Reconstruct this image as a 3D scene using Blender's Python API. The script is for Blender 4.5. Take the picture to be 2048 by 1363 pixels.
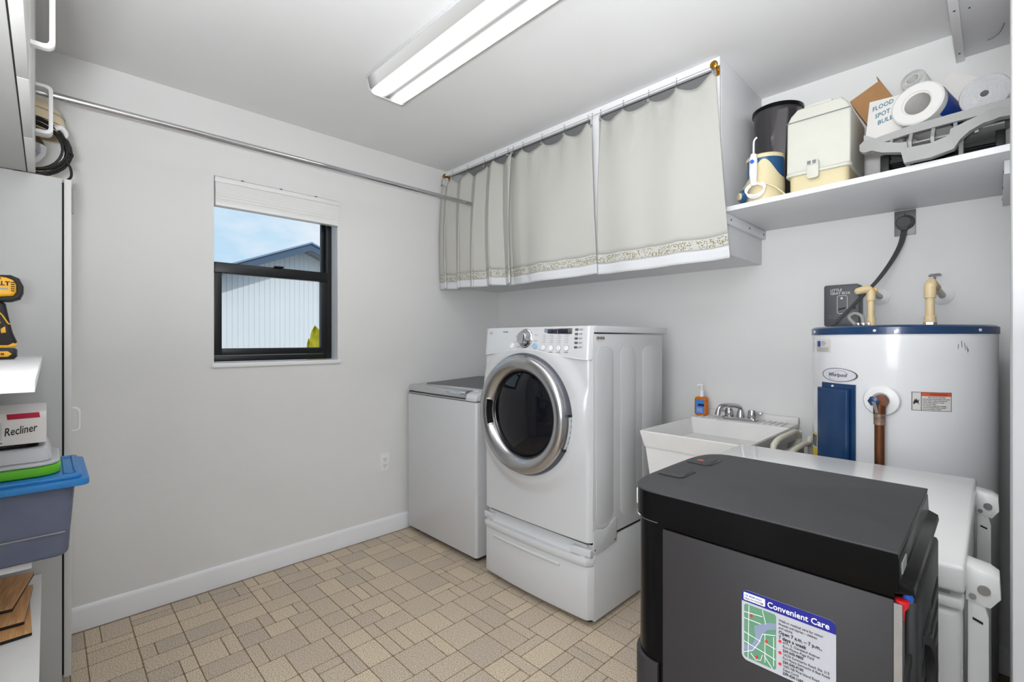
import bpy, bmesh, math, random
from mathutils import Vector, Matrix
random.seed(7)
for o in list(bpy.data.objects): bpy.data.objects.remove(o, do_unlink=True)
S = bpy.context.scene
COL = S.collection
PI = math.pi

# ------------------------------------------------------------------ camera
YAW = math.radians(45.568)
cd = bpy.data.cameras.new('camera'); cd.sensor_width = 36; cd.lens = 36 * 948 / 2048; cd.shift_y = -1.5 / 2048
cd.clip_start = 0.02; cd.clip_end = 200
cam = bpy.data.objects.new('camera', cd); COL.objects.link(cam)
cam.location = (0, 0, 1.24); cam.rotation_euler = (PI / 2, 0, YAW)
S.camera = cam

# ------------------------------------------------------------------ world (bright sky with thin cloud)
W = bpy.data.worlds.new('sky'); S.world = W; W.use_nodes = True
nt = W.node_tree; nt.nodes.clear()
out = nt.nodes.new('ShaderNodeOutputWorld'); bg = nt.nodes.new('ShaderNodeBackground'); bg.inputs['Strength'].default_value = 1.0
tc = nt.nodes.new('ShaderNodeTexCoord'); mp = nt.nodes.new('ShaderNodeMapping'); mp.inputs['Scale'].default_value = (1, 1, 2.6)
ns = nt.nodes.new('ShaderNodeTexNoise'); ns.inputs['Scale'].default_value = 3.4; ns.inputs['Detail'].default_value = 6; ns.inputs['Roughness'].default_value = .55
rp = nt.nodes.new('ShaderNodeValToRGB'); rp.color_ramp.elements[0].position = .44; rp.color_ramp.elements[1].position = .66
rp.color_ramp.elements[0].color = (.56, .77, .93, 1); rp.color_ramp.elements[1].color = (.94, .95, .97, 1)
nt.links.new(tc.outputs['Generated'], mp.inputs['Vector']); nt.links.new(mp.outputs['Vector'], ns.inputs['Vector'])
nt.links.new(ns.outputs['Fac'], rp.inputs['Fac']); nt.links.new(rp.outputs['Color'], bg.inputs['Color']); nt.links.new(bg.outputs['Background'], out.inputs['Surface'])

# ------------------------------------------------------------------ sun (high, from beyond the back wall) and two added fill lights behind the camera
def light(name, kind, loc, energy, color=(1, 1, 1), rot=None, **kw):
    l = bpy.data.lights.new(name, kind); l.energy = energy; l.color = color
    for k, v in kw.items(): setattr(l, k, v)
    o = bpy.data.objects.new(name, l); COL.objects.link(o); o.location = loc
    if rot: o.rotation_euler = rot
    return o
sun = light('sun', 'SUN', (0, 0, 8), 1.3, (1, .96, .9), angle=.02)
sun.rotation_euler = Vector((-.85, -.2, -.62)).to_track_quat('-Z', 'Y').to_euler()
rear_fill = light('rear_fill_light', 'AREA', (.15, -1.45, 1.5), 62, (.975, .985, 1), shape='RECTANGLE', size=1.8, size_y=1.4)  # added area light that fills the room from behind, no real lamp
rear_fill.rotation_euler = Vector((-.5, 1.0, -.12)).to_track_quat('-Z', 'Y').to_euler()
bounce = light('bounce_fill', 'AREA', (.0, -.15, 1.3), 84, (.965, .985, 1), shape='DISK', size=.22)  # added fill light, aimed up to brighten the ceiling
bounce.rotation_euler = Vector((-.05, .06, 1.0)).to_track_quat('-Z', 'Y').to_euler()

vs = S.view_settings; vs.view_transform = 'Standard'; vs.look = 'None'; vs.gamma = 1; vs.use_curve_mapping = False
vs.exposure = 0.0

# ------------------------------------------------------------------ materials
def lin(c):
    f = lambda v: v / 12.92 if v <= .04045 else ((v + .055) / 1.055) ** 2.4
    return tuple(f(x / 255) for x in c)
MATS = {}
def M(name, rgb, rough=.5, metal=0, spec=.5, coat=0, noise=0, nscale=20, bump=0, bscale=60, trans=0, ior=1.45, alpha=1, emit=0, aniso=None, rnd=0):
    if name in MATS: return MATS[name]
    m = bpy.data.materials.new(name); m.use_nodes = True; MATS[name] = m
    t = m.node_tree; b = t.nodes['Principled BSDF']
    c = lin(rgb) + (1,)
    b.inputs['Base Color'].default_value = c; b.inputs['Roughness'].default_value = rough; b.inputs['Metallic'].default_value = metal
    b.inputs['Specular IOR Level'].default_value = spec; b.inputs['Coat Weight'].default_value = coat; b.inputs['IOR'].default_value = ior
    b.inputs['Transmission Weight'].default_value = trans; b.inputs['Alpha'].default_value = alpha
    if emit:
        b.inputs['Emission Color'].default_value = c; b.inputs['Emission Strength'].default_value = emit
    tcn = t.nodes.new('ShaderNodeTexCoord')
    if noise or rnd:
        mix = t.nodes.new('ShaderNodeMix'); mix.data_type = 'RGBA'; mix.blend_type = 'MULTIPLY'; mix.inputs[0].default_value = 1
        mix.inputs[6].default_value = c
        n = t.nodes.new('ShaderNodeTexNoise'); n.inputs['Scale'].default_value = nscale; n.inputs['Detail'].default_value = 5
        mr = t.nodes.new('ShaderNodeMapRange'); mr.inputs['To Min'].default_value = 1 - noise; mr.inputs['To Max'].default_value = 1 + noise
        mr.inputs['From Min'].default_value = .3; mr.inputs['From Max'].default_value = .7
        t.links.new(tcn.outputs['Object'], n.inputs['Vector']); t.links.new(n.outputs['Fac'], mr.inputs['Value'])
        v = mr.outputs['Result']
        if rnd:
            oi = t.nodes.new('ShaderNodeObjectInfo'); m2 = t.nodes.new('ShaderNodeMapRange')
            m2.inputs['To Min'].default_value = 1 - rnd; m2.inputs['To Max'].default_value = 1 + rnd
            ml = t.nodes.new('ShaderNodeMath'); ml.operation = 'MULTIPLY'
            t.links.new(oi.outputs['Random'], m2.inputs['Value']); t.links.new(m2.outputs['Result'], ml.inputs[0]); t.links.new(v, ml.inputs[1]); v = ml.outputs[0]
        cb = t.nodes.new('ShaderNodeCombineColor')
        for i in range(3): t.links.new(v, cb.inputs[i])
        t.links.new(cb.outputs['Color'], mix.inputs[7]); t.links.new(mix.outputs[2], b.inputs['Base Color'])
    if bump:
        n = t.nodes.new('ShaderNodeTexNoise'); n.inputs['Scale'].default_value = bscale; n.inputs['Detail'].default_value = 3
        bp = t.nodes.new('ShaderNodeBump'); bp.inputs['Strength'].default_value = bump; bp.inputs['Distance'].default_value = .002
        t.links.new(tcn.outputs['Object'], n.inputs['Vector']); t.links.new(n.outputs['Fac'], bp.inputs['Height']); t.links.new(bp.outputs['Normal'], b.inputs['Normal'])
    return m

wall_m = M('wall_paint', (226, 226, 225), .55, spec=.35, noise=.012, nscale=3, bump=.12, bscale=180)
ceil_m = M('ceiling_paint', (228, 228, 229), .7, spec=.25, noise=.012, nscale=3, bump=.12, bscale=160)
trim_m = M('trim_paint', (236, 237, 240), .35, noise=.01, nscale=8)
board_m = M('painted_board', (224, 224, 226), .45, noise=.015, nscale=10, bump=.05)
boardedge_m = M('painted_board_edge', (238, 238, 240), .45, noise=.01)
cab_m = M('cabinet_laminate', (192, 193, 192), .42, noise=.012, nscale=6)
door_m = M('cabinet_door_laminate', (214, 214, 213), .4, noise=.01)
dark_gap = M('dark_gap', (30, 30, 30), .8, noise=.05)
white_pl = M('white_plastic', (235, 235, 235), .3, noise=.01)
white_en = M('white_enamel', (201, 202, 204), .2, coat=.4, noise=.008, nscale=5)
grey_en = M('side_enamel', (198, 199, 200), .32, noise=.01, nscale=5)
freezer_m = M('freezer_enamel', (232, 232, 231), .25, coat=.3, noise=.01, nscale=8)
chrome = M('chrome', (205, 205, 208), .08, 1, noise=.02)
satin = M('satin_chrome', (190, 190, 192), .22, 1, noise=.03)
steel = M('brushed_steel', (165, 165, 166), .35, 1, noise=.06, nscale=40)
black_gl = M('black_gloss_plastic', (5, 5, 6), .2, spec=.22, noise=.05)
black_pl = M('black_plastic', (22, 22, 23), .45, noise=.1)
black_rb = M('black_rubber', (30, 29, 30), .6, noise=.1)
grey_top = M('charcoal_matte_plastic', (44, 44, 46), .6, noise=.07, nscale=6, bump=.15, bscale=400)
glass_dk = M('dark_door_glass', (14, 15, 21), .04, spec=.45, noise=.05)
lidglass = M('smoked_lid_glass', (92, 92, 95), .32, spec=.15, noise=.03)
heater_m = M('heater_enamel', (228, 229, 231), .24, coat=.35, noise=.012, nscale=5)
navy = M('navy_enamel', (18, 56, 98), .28, coat=.3, noise=.06, nscale=10)
cream = M('cream_plastic', (232, 214, 176), .4, noise=.04)
cpvc = M('cpvc_cream', (228, 205, 160), .4, noise=.04, nscale=14)
ivory = M('ivory_plastic', (200, 200, 190), .38, noise=.015)
butter = M('butter_plastic', (208, 195, 157), .4, noise=.02)
brass = M('brass', (176, 132, 48), .3, 1, noise=.08)
copper = M('aged_copper', (112, 70, 48), .42, .85, noise=.25, nscale=18)
galv = M('galvanised_steel', (120, 120, 120), .5, .8, noise=.12, nscale=25)
darkgrey = M('dark_grey_paint', (78, 80, 84), .4, noise=.03)
cable = M('grey_cable', (72, 72, 73), .5, noise=.05)
cable_lt = M('light_grey_cable', (160, 158, 154), .5, noise=.05)
ltgrey = M('light_grey_plastic', (154, 154, 153), .45, noise=.03)
tub_m = M('tub_plastic', (222, 221, 219), .4, noise=.03, nscale=12)
paper = M('white_card', (212, 209, 206), .7, noise=.02)
kraft = M('brown_cardboard', (168, 126, 84), .75, noise=.05, nscale=30)
film_m = M('frosted_film_roll', (212, 211, 208), .3, spec=.6, noise=.01)
liner_m = M('grey_liner_roll', (178, 178, 180), .75, noise=.08, nscale=120, bump=.4, bscale=220)
inkblk = M('black_ink', (28, 28, 30), .7, noise=.05)
inkteal = M('teal_marker', (28, 110, 130), .7, noise=.05)
inkwht = M('white_print', (225, 225, 225), .6, noise=.02)
inkgrey = M('grey_print', (120, 120, 122), .6, noise=.02)
pink = M('pink_sticker', (226, 58, 92), .6, noise=.03)
bluelbl = M('blue_label', (18, 62, 150), .35, noise=.06)
bluetote = M('blue_lid_plastic', (36, 122, 190), .38, noise=.03)
green_pl = M('green_lid_plastic', (96, 186, 32), .4, noise=.03)
yellow_pl = M('yellow_plastic', (240, 178, 32), .38, noise=.03)
red_pl = M('red_plastic', (205, 28, 32), .4, noise=.03)
blue_pl = M('blue_plastic', (28, 92, 190), .4, noise=.03)
orange_p = M('orange_print', (214, 86, 48), .6, noise=.04)
mirror_tape = M('reservoir_plastic', (30, 76, 118), .15, coat=.5, noise=.05)
tote_m = M('smoky_tote_plastic', (118, 124, 146), .22, noise=.05, trans=.25, ior=1.2)
clear_m = M('clear_tub_plastic', (232, 234, 238), .22, noise=.02, trans=.35, ior=1.25)
soap_m = M('orange_soap', (222, 122, 22), .12, noise=.06, trans=.25, ior=1.33)
frame_m = M('black_aluminium', (14, 16, 20), .35, noise=.08)
glass_m = M('window_glass', (250, 252, 255), .0, trans=1, ior=1.02, spec=.2, noise=.001)
blind_m = M('cellular_fabric', (240, 240, 238), .75, noise=.012, trans=.12)
siding_m = M('white_metal_siding', (236, 238, 240), .5, noise=.02, nscale=2)
fascia_m = M('slate_blue_fascia', (78, 98, 122), .5, noise=.04)
grass_m = M('outdoor_ground', (150, 150, 140), .9, noise=.1)
leaf_m = M('yellow_green_leaf', (236, 222, 60), .5, noise=.2, nscale=12)
silver_side = M('silver_side_panel', (41, 39, 40), .5, .2, noise=.03, nscale=8)
wood_m = None
def wood():
    m = bpy.data.materials.new('oak_plank_print'); m.use_nodes = True; t = m.node_tree; b = t.nodes['Principled BSDF']; b.inputs['Roughness'].default_value = .45
    tcn = t.nodes.new('ShaderNodeTexCoord'); mpn = t.nodes.new('ShaderNodeMapping'); mpn.inputs['Scale'].default_value = (4, 40, 4)
    n = t.nodes.new('ShaderNodeTexNoise'); n.inputs['Scale'].default_value = 2.2; n.inputs['Detail'].default_value = 6; n.inputs['Distortion'].default_value = .6
    r = t.nodes.new('ShaderNodeValToRGB'); r.color_ramp.elements[0].position = .3; r.color_ramp.elements[1].position = .72
    r.color_ramp.elements[0].color = lin((176, 124, 76)) + (1,); r.color_ramp.elements[1].color = lin((222, 172, 118)) + (1,)
    t.links.new(tcn.outputs['Object'], mpn.inputs['Vector']); t.links.new(mpn.outputs['Vector'], n.inputs['Vector']); t.links.new(n.outputs['Fac'], r.inputs['Fac']); t.links.new(r.outputs['Color'], b.inputs['Base Color'])
    return m
wood_m = wood()
def tile_mat():
    m = bpy.data.materials.new('speckled_tan_tile'); m.use_nodes = True; t = m.node_tree; b = t.nodes['Principled BSDF']; b.inputs['Roughness'].default_value = .5; b.inputs['Specular IOR Level'].default_value = .35
    geo = t.nodes.new('ShaderNodeNewGeometry')
    n1 = t.nodes.new('ShaderNodeTexNoise'); n1.inputs['Scale'].default_value = 250; n1.inputs['Detail'].default_value = 3
    n2 = t.nodes.new('ShaderNodeTexNoise'); n2.inputs['Scale'].default_value = 26; n2.inputs['Detail'].default_value = 4
    r = t.nodes.new('ShaderNodeValToRGB'); r.color_ramp.elements[0].position = .34; r.color_ramp.elements[1].position = .58
    r.color_ramp.elements[0].color = lin((138, 124, 106)) + (1,); r.color_ramp.elements[1].color = lin((222, 208, 188)) + (1,)
    oi = t.nodes.new('ShaderNodeObjectInfo'); r2 = t.nodes.new('ShaderNodeValToRGB')
    r2.color_ramp.elements[0].color = (.86, .85, .86, 1); r2.color_ramp.elements[1].color = (1.09, 1.06, .99, 1)
    e = r2.color_ramp.elements.new(.5); e.color = (.97, .94, .92, 1)
    mx = t.nodes.new('ShaderNodeMix'); mx.data_type = 'RGBA'; mx.blend_type = 'MULTIPLY'; mx.inputs[0].default_value = 1
    mx2 = t.nodes.new('ShaderNodeMix'); mx2.data_type = 'RGBA'; mx2.blend_type = 'MULTIPLY'; mx2.inputs[0].default_value = .35
    for n in (n1, n2): t.links.new(geo.outputs['Position'], n.inputs['Vector'])
    t.links.new(n1.outputs['Fac'], r.inputs['Fac']); t.links.new(oi.outputs['Random'], r2.inputs['Fac'])
    t.links.new(r.outputs['Color'], mx.inputs[6]); t.links.new(r2.outputs['Color'], mx.inputs[7])
    t.links.new(mx.outputs[2], mx2.inputs[6]); t.links.new(n2.outputs['Color'], mx2.inputs[7])
    bp = t.nodes.new('ShaderNodeBump'); bp.inputs['Strength'].default_value = .3; bp.inputs['Distance'].default_value = .001
    t.links.new(n1.outputs['Fac'], bp.inputs['Height']); t.links.new(bp.outputs['Normal'], b.inputs['Normal'])
    t.links.new(mx.outputs[2], b.inputs['Base Color'])
    return m
tile_m = tile_mat()
grout_m = M('brown_grout', (134, 114, 88), .8, noise=.1, nscale=40)
def cloth_mat(name, rgb, emb=False, weave=900):
    m = bpy.data.materials.new(name); m.use_nodes = True; t = m.node_tree; b = t.nodes['Principled BSDF']; b.inputs['Roughness'].default_value = .85; b.inputs['Specular IOR Level'].default_value = .15
    c = lin(rgb) + (1,); b.inputs['Base Color'].default_value = c
    tcn = t.nodes.new('ShaderNodeTexCoord')
    n = t.nodes.new('ShaderNodeTexNoise'); n.inputs['Scale'].default_value = 14; n.inputs['Detail'].default_value = 5
    bp = t.nodes.new('ShaderNodeBump'); bp.inputs['Strength'].default_value = .35; bp.inputs['Distance'].default_value = .004
    t.links.new(tcn.outputs['Object'], n.inputs['Vector']); t.links.new(n.outputs['Fac'], bp.inputs['Height']); t.links.new(bp.outputs['Normal'], b.inputs['Normal'])
    if emb:
        v = t.nodes.new('ShaderNodeTexVoronoi'); v.inputs['Scale'].default_value = 150
        n2 = t.nodes.new('ShaderNodeTexNoise'); n2.inputs['Scale'].default_value = 26; n2.inputs['Detail'].default_value = 2
        uv = t.nodes.new('ShaderNodeUVMap'); sp = t.nodes.new('ShaderNodeSeparateXYZ'); t.links.new(uv.outputs['UV'], sp.inputs[0])
        lo = t.nodes.new('ShaderNodeMath'); lo.operation = 'LESS_THAN'; lo.inputs[1].default_value = .40
        gr = t.nodes.new('ShaderNodeMath'); gr.operation = 'GREATER_THAN'; gr.inputs[1].default_value = .40
        # keep clear of the top and bottom of the band
        ab = t.nodes.new('ShaderNodeMath'); ab.operation = 'SUBTRACT'; ab.inputs[1].default_value = .5; ab2 = t.nodes.new('ShaderNodeMath'); ab2.operation = 'ABSOLUTE'
        lt = t.nodes.new('ShaderNodeMath'); lt.operation = 'LESS_THAN'; lt.inputs[1].default_value = .38
        t.links.new(sp.outputs['Y'], ab.inputs[0]); t.links.new(ab.outputs[0], ab2.inputs[0]); t.links.new(ab2.outputs[0], lt.inputs[0])
        m1 = t.nodes.new('ShaderNodeMath'); m1.operation = 'MULTIPLY'; m2 = t.nodes.new('ShaderNodeMath'); m2.operation = 'MULTIPLY'
        for q in (v, n2): t.links.new(tcn.outputs['Object'], q.inputs['Vector'])
        t.links.new(v.outputs['Distance'], lo.inputs[0]); t.links.new(n2.outputs['Fac'], gr.inputs[0])
        t.links.new(lo.outputs[0], m1.inputs[0]); t.links.new(gr.outputs[0], m1.inputs[1]); t.links.new(m1.outputs[0], m2.inputs[0]); t.links.new(lt.outputs[0], m2.inputs[1])
        mx = t.nodes.new('ShaderNodeMix'); mx.data_type = 'RGBA'; mx.inputs[6].default_value = c; mx.inputs[7].default_value = lin((120, 114, 72)) + (1,)
        t.links.new(m2.outputs[0], mx.inputs[0]); t.links.new(mx.outputs[2], b.inputs['Base Color'])
    return m
cloth_m = cloth_mat('cream_curtain_cotton', (180, 179, 174)); hem_m = cloth_mat('white_hem_cotton', (204, 205, 208)); emb_m = cloth_mat('embroidered_band', (188, 187, 182), True)
def lens_mat():
    m = bpy.data.materials.new('lit_prismatic_lens'); m.use_nodes = True; t = m.node_tree; t.nodes.clear()
    o = t.nodes.new('ShaderNodeOutputMaterial'); e = t.nodes.new('ShaderNodeEmission'); geo = t.nodes.new('ShaderNodeNewGeometry')
    sp = t.nodes.new('ShaderNodeSeparateXYZ'); t.links.new(geo.outputs['Position'], sp.inputs[0])
    # two tubes behind the lens: brightness by distance across the fixture
    r = t.nodes.new('ShaderNodeMapRange'); r.inputs['From Min'].default_value = 1.03; r.inputs['From Max'].default_value = 1.235
    cr = t.nodes.new('ShaderNodeValToRGB'); el = cr.color_ramp.elements
    el[0].position = 0; el[0].color = (.05, .05, .0495, 1); el[1].position = 1; el[1].color = (.05, .05, .0495, 1)
    for p, v in ((.08, .04), (.16, .6), (.26, 1.0), (.36, .2), (.44, .045), (.48, .03), (.52, .045), (.60, .2), (.70, 1.0), (.80, .6), (.90, .04)):
        q = el.new(p); q.color = (v, v, v * .985, 1)
    ex = t.nodes.new('ShaderNodeMapRange'); ex.inputs['From Min'].default_value = -1.985; ex.inputs['From Max'].default_value = -1.91; ex.inputs['To Min'].default_value = .3; ex.inputs['To Max'].default_value = 1
    w = t.nodes.new('ShaderNodeTexChecker'); w.inputs['Scale'].default_value = 240; w.inputs['Color1'].default_value = (1, 1, 1, 1); w.inputs['Color2'].default_value = (.86, .86, .85, 1)
    m1 = t.nodes.new('ShaderNodeMix'); m1.data_type = 'RGBA'; m1.blend_type = 'MULTIPLY'; m1.inputs[0].default_value = 1
    m2 = t.nodes.new('ShaderNodeMath'); m2.operation = 'MULTIPLY'; m2.inputs[1].default_value = LENS
    t.links.new(sp.outputs['Y'], r.inputs['Value']); t.links.new(r.outputs['Result'], cr.inputs['Fac']); t.links.new(sp.outputs['X'], ex.inputs['Value'])
    t.links.new(cr.outputs['Color'], m1.inputs[6]); t.links.new(w.outputs['Color'], m1.inputs[7]); t.links.new(geo.outputs['Position'], w.inputs['Vector'])
    t.links.new(m1.outputs[2], e.inputs['Color']); t.links.new(ex.outputs['Result'], m2.inputs[0]); t.links.new(m2.outputs[0], e.inputs['Strength']); t.links.new(e.outputs['Emission'], o.inputs['Surface'])
    return m
LENS = 16.0
lens_m = lens_mat()

# ------------------------------------------------------------------ helpers
LOCAL = set()
def tag(o, label=None, cat=None, group=None, kind=None):
    for k, v in (('label', label), ('category', cat), ('group', group), ('kind', kind)):
        if v: o[k] = v
    return o
def thing(name, loc, label, cat, group=None, rot=None, local=False):
    o = bpy.data.objects.new(name, None); COL.objects.link(o); o.location = loc; o.empty_display_size = .05
    if rot: o.rotation_euler = rot
    if local or rot: LOCAL.add(o.name)
    return tag(o, label, cat, group)
def rootof(o):
    while o.parent: o = o.parent
    return o
class MB:
    def __init__(self): self.bm = bmesh.new()
    def _merge(self, b, mtx=None):
        me = bpy.data.meshes.new('tmp'); b.to_mesh(me); b.free()
        if mtx: me.transform(mtx)
        self.bm.from_mesh(me); bpy.data.meshes.remove(me); return self
    def box(self, x0, x1, y0, y1, z0, z1, bev=0, seg=2, mtx=None):
        b = bmesh.new(); bmesh.ops.create_cube(b, size=1)
        for v in b.verts: v.co = Vector(((x0 + x1) / 2 + v.co.x * (x1 - x0), (y0 + y1) / 2 + v.co.y * (y1 - y0), (z0 + z1) / 2 + v.co.z * (z1 - z0)))
        if bev: bmesh.ops.bevel(b, geom=b.edges[:], offset=bev, segments=seg, affect='EDGES', profile=.5)
        return self._merge(b, mtx)
    def prism(self, poly, axis, a, b_, bev=0, seg=2, mtx=None):
        # poly: points in the plane across the axis; axis x -> (y,z), y -> (x,z), z -> (x,y)
        b = bmesh.new()
        f = {'x': lambda u, v, w: (w, u, v), 'y': lambda u, v, w: (u, w, v), 'z': lambda u, v, w: (u, v, w)}[axis]
        vs0 = [b.verts.new(f(u, v, a)) for u, v in poly]; vs1 = [b.verts.new(f(u, v, b_)) for u, v in poly]
        f0 = b.faces.new(vs0); f1 = b.faces.new(vs1)
        n = len(poly)
        for i in range(n): b.faces.new((vs0[i], vs0[(i + 1) % n], vs1[(i + 1) % n], vs1[i]))
        bmesh.ops.recalc_face_normals(b, faces=b.faces[:])
        if bev:
            es = [e for e in b.edges if (e.verts[0] in vs0) == (e.verts[1] in vs0)]
            bmesh.ops.bevel(b, geom=es, offset=bev, segments=seg, affect='EDGES', profile=.5)
        return self._merge(b, mtx)
    def lathe(self, prof, origin=(0, 0, 0), axis=(0, 0, 1), n=32, mtx=None, ang=2 * PI):
        b = bmesh.new(); rings = []
        q = Vector((0, 0, 1)).rotation_difference(Vector(axis).normalized()); o = Vector(origin)
        for r, h in prof:
            if r < 1e-6: rings.append([b.verts.new(o + q @ Vector((0, 0, h)))])
            else: rings.append([b.verts.new(o + q @ Vector((r * math.cos(ang * i / n), r * math.sin(ang * i / n), h))) for i in range(n)])
        for A, B in zip(rings, rings[1:]):
            for i in range(n):
                j = (i + 1) % n
                if len(A) == 1 and len(B) == 1: break
                if len(A) == 1: b.faces.new((A[0], B[i], B[j]))
                elif len(B) == 1: b.faces.new((A[i], A[j], B[0]))
                else: b.faces.new((A[i], A[j], B[j], B[i]))
        bmesh.ops.recalc_face_normals(b, faces=b.faces[:])
        return self._merge(b, mtx)
    def cyl(self, p0, p1, r0, r1=None, n=24, bev=0):
        p0 = Vector(p0); p1 = Vector(p1); L = (p1 - p0).length; r1 = r0 if r1 is None else r1
        if bev: prof = [(0, 0), (r0 - bev, 0), (r0, bev), (r1, L - bev), (r1 - bev, L), (0, L)]
        else: prof = [(0, 0), (r0, 0), (r1, L), (0, L)]
        return self.lathe(prof, p0, p1 - p0, n)
    def tube(self, pts, r, n=8, closed=False, smooth=0):
        pts = [Vector(p) for p in pts]
        if smooth:
            k = len(pts); res = []
            rng = range(k) if closed else range(k - 1)
            for i in rng:
                p = [pts[(i - 1) % k] if closed or i > 0 else pts[0], pts[i], pts[(i + 1) % k], pts[(i + 2) % k] if closed or i + 2 < k else pts[-1]]
                for s in range(smooth):
                    t = s / smooth
                    res.append(.5 * ((2 * p[1]) + (-p[0] + p[2]) * t + (2 * p[0] - 5 * p[1] + 4 * p[2] - p[3]) * t * t + (-p[0] + 3 * p[1] - 3 * p[2] + p[3]) * t ** 3))
            if not closed: res.append(pts[-1])
            pts = res
        b = bmesh.new(); k = len(pts); rings = []; up = None
        for i in range(k):
            if closed: d = pts[(i + 1) % k] - pts[i - 1]
            else: d = pts[min(i + 1, k - 1)] - pts[max(i - 1, 0)]
            d.normalize()
            if up is None: up = d.orthogonal().normalized()
            else: up = (up - d * up.dot(d)).normalized()
            s = d.cross(up); rr = r[i] if isinstance(r, (list, tuple)) else r
            rings.append([b.verts.new(pts[i] + (up * math.cos(2 * PI * j / n) + s * math.sin(2 * PI * j / n)) * rr) for j in range(n)])
        for i in range(k if closed else k - 1):
            A = rings[i]; B = rings[(i + 1) % k]
            for j in range(n): b.faces.new((A[j], A[(j + 1) % n], B[(j + 1) % n], B[j]))
        if not closed: b.faces.new(rings[0]); b.faces.new(rings[-1])
        bmesh.ops.recalc_face_normals(b, faces=b.faces[:])
        return self._merge(b)
    def grid(self, fn, nu, nv, uv=False):
        b = bmesh.new(); g = [[b.verts.new(fn(i / nu, j / nv)) for j in range(nv + 1)] for i in range(nu + 1)]
        L = b.loops.layers.uv.new('UVMap') if uv else None
        for i in range(nu):
            for j in range(nv):
                f = b.faces.new((g[i][j], g[i + 1][j], g[i + 1][j + 1], g[i][j + 1]))
                if uv:
                    for l, (a, c) in zip(f.loops, ((i, j), (i + 1, j), (i + 1, j + 1), (i, j + 1))): l[L].uv = (a / nu, c / nv)
        return self._merge(b)
    def poly(self, pts):
        b = bmesh.new(); b.faces.new([b.verts.new(p) for p in pts]); return self._merge(b)
    def map(self, fn):
        for v in self.bm.verts: v.co = Vector(fn(v.co))
        return self
    def rot(self, mtx):
        for v in self.bm.verts: v.co = mtx @ v.co
        return self
    def mesh(self, name, off=None, angle=35):
        me = bpy.data.meshes.new(name)
        if off is not None:
            for v in self.bm.verts: v.co -= off
        self.bm.to_mesh(me); self.bm.free()
        for p in me.polygons: p.use_smooth = True
        me.set_sharp_from_angle(angle=math.radians(angle))
        return me
    def build(self, name, mat, parent=None, loc=None, angle=35, label=None):
        off = None
        if parent is not None:
            r = rootof(parent)
            if r.name not in LOCAL: off = r.location.copy()
        elif loc is not None: off = Vector(loc)
        me = self.mesh(name, off, angle)
        me.materials.append(mat)
        o = bpy.data.objects.new(name, me); COL.objects.link(o)
        if parent is not None: o.parent = parent
        elif loc is not None: o.location = loc
        if label: o['label'] = label
        return o
def rrect(x0, x1, y0, y1, r, n=6):
    pts = []
    for cx, cy, a in ((x1 - r, y1 - r, 0), (x0 + r, y1 - r, 90), (x0 + r, y0 + r, 180), (x1 - r, y0 + r, 270)):
        for i in range(n + 1):
            t = math.radians(a + 90 * i / n); pts.append((cx + r * math.cos(t), cy + r * math.sin(t)))
    return pts
def plane_m(o, u, v):
    u = Vector(u).normalized(); v = Vector(v).normalized(); n = u.cross(v)
    m = Matrix.Identity(4)
    for i in range(3): m[i][0] = u[i]; m[i][1] = v[i]; m[i][2] = n[i]; m[i][3] = o[i]
    return m
def text(s, size, mtx, mat, parent, name='lettering', align='LEFT', bold=0, shear=0, sx=1, ext=.0002, fn=None):
    c = bpy.data.curves.new('t', 'FONT'); c.body = s; c.size = size; c.align_x = align; c.extrude = ext; c.offset = bold * size; c.shear = shear; c.resolution_u = 2
    o = bpy.data.objects.new('t', c); COL.objects.link(o)
    dg = bpy.context.evaluated_depsgraph_get(); me = bpy.data.meshes.new_from_object(o.evaluated_get(dg))
    bpy.data.objects.remove(o, do_unlink=True); bpy.data.curves.remove(c)
    if sx != 1: me.transform(Matrix.Diagonal((sx, 1, 1, 1)))
    mb = MB(); mb.bm.from_mesh(me); bpy.data.meshes.remove(me)
    if fn: mb.map(fn)
    else: mb.rot(mtx)
    return mb.build(name, mat, parent, angle=20)
def struct(name, mb, mat, parent=None, label=None, cat=None):
    o = mb.build(name, mat, parent); 
    if parent is None: o['kind'] = 'structure'
    if label: o['label'] = label
    if cat: o['category'] = cat
    return o

XL, YB, H = -2.74, 2.542, 2.44
XR = .05

# ================================================================== THE SETTING
# floor: grout bed with single tiles on it
fl = struct('floor', MB().box(XL - .1, 2.2, -2.4, YB + .1, -.06, -.0015), grout_m, label='tan speckled floor of mixed small tiles with brown joints', cat='floor')
U = .3035 / 6
def cut(w, h):
    if w <= 3 and h <= 3 and not (w == 3 and h == 3 and random.random() < .6) and (w * h >= 2) and not (w * h > 4 and random.random() < .2): return [(0, 0, w, h)]
    if w <= 1 and h <= 3 or h <= 1 and w <= 3: return [(0, 0, w, h)]
    vert = w > h or (w == h and random.random() < .5)
    L = w if vert else h
    s = random.choice([2, 2, 3, 3, 3]) if L > 3 else random.choice([1, 2])
    s = max(1, min(L - 1, s)); s = s if random.random() < .5 else L - s
    if vert: a = cut(s, h); b = [(x + s, y, ww, hh) for x, y, ww, hh in cut(w - s, h)]
    else: a = cut(w, s); b = [(x, y + s, ww, hh) for x, y, ww, hh in cut(w, h - s)]
    return a + b
tmesh = {}
rest = MB(); near = []
gap = .0022
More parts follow.
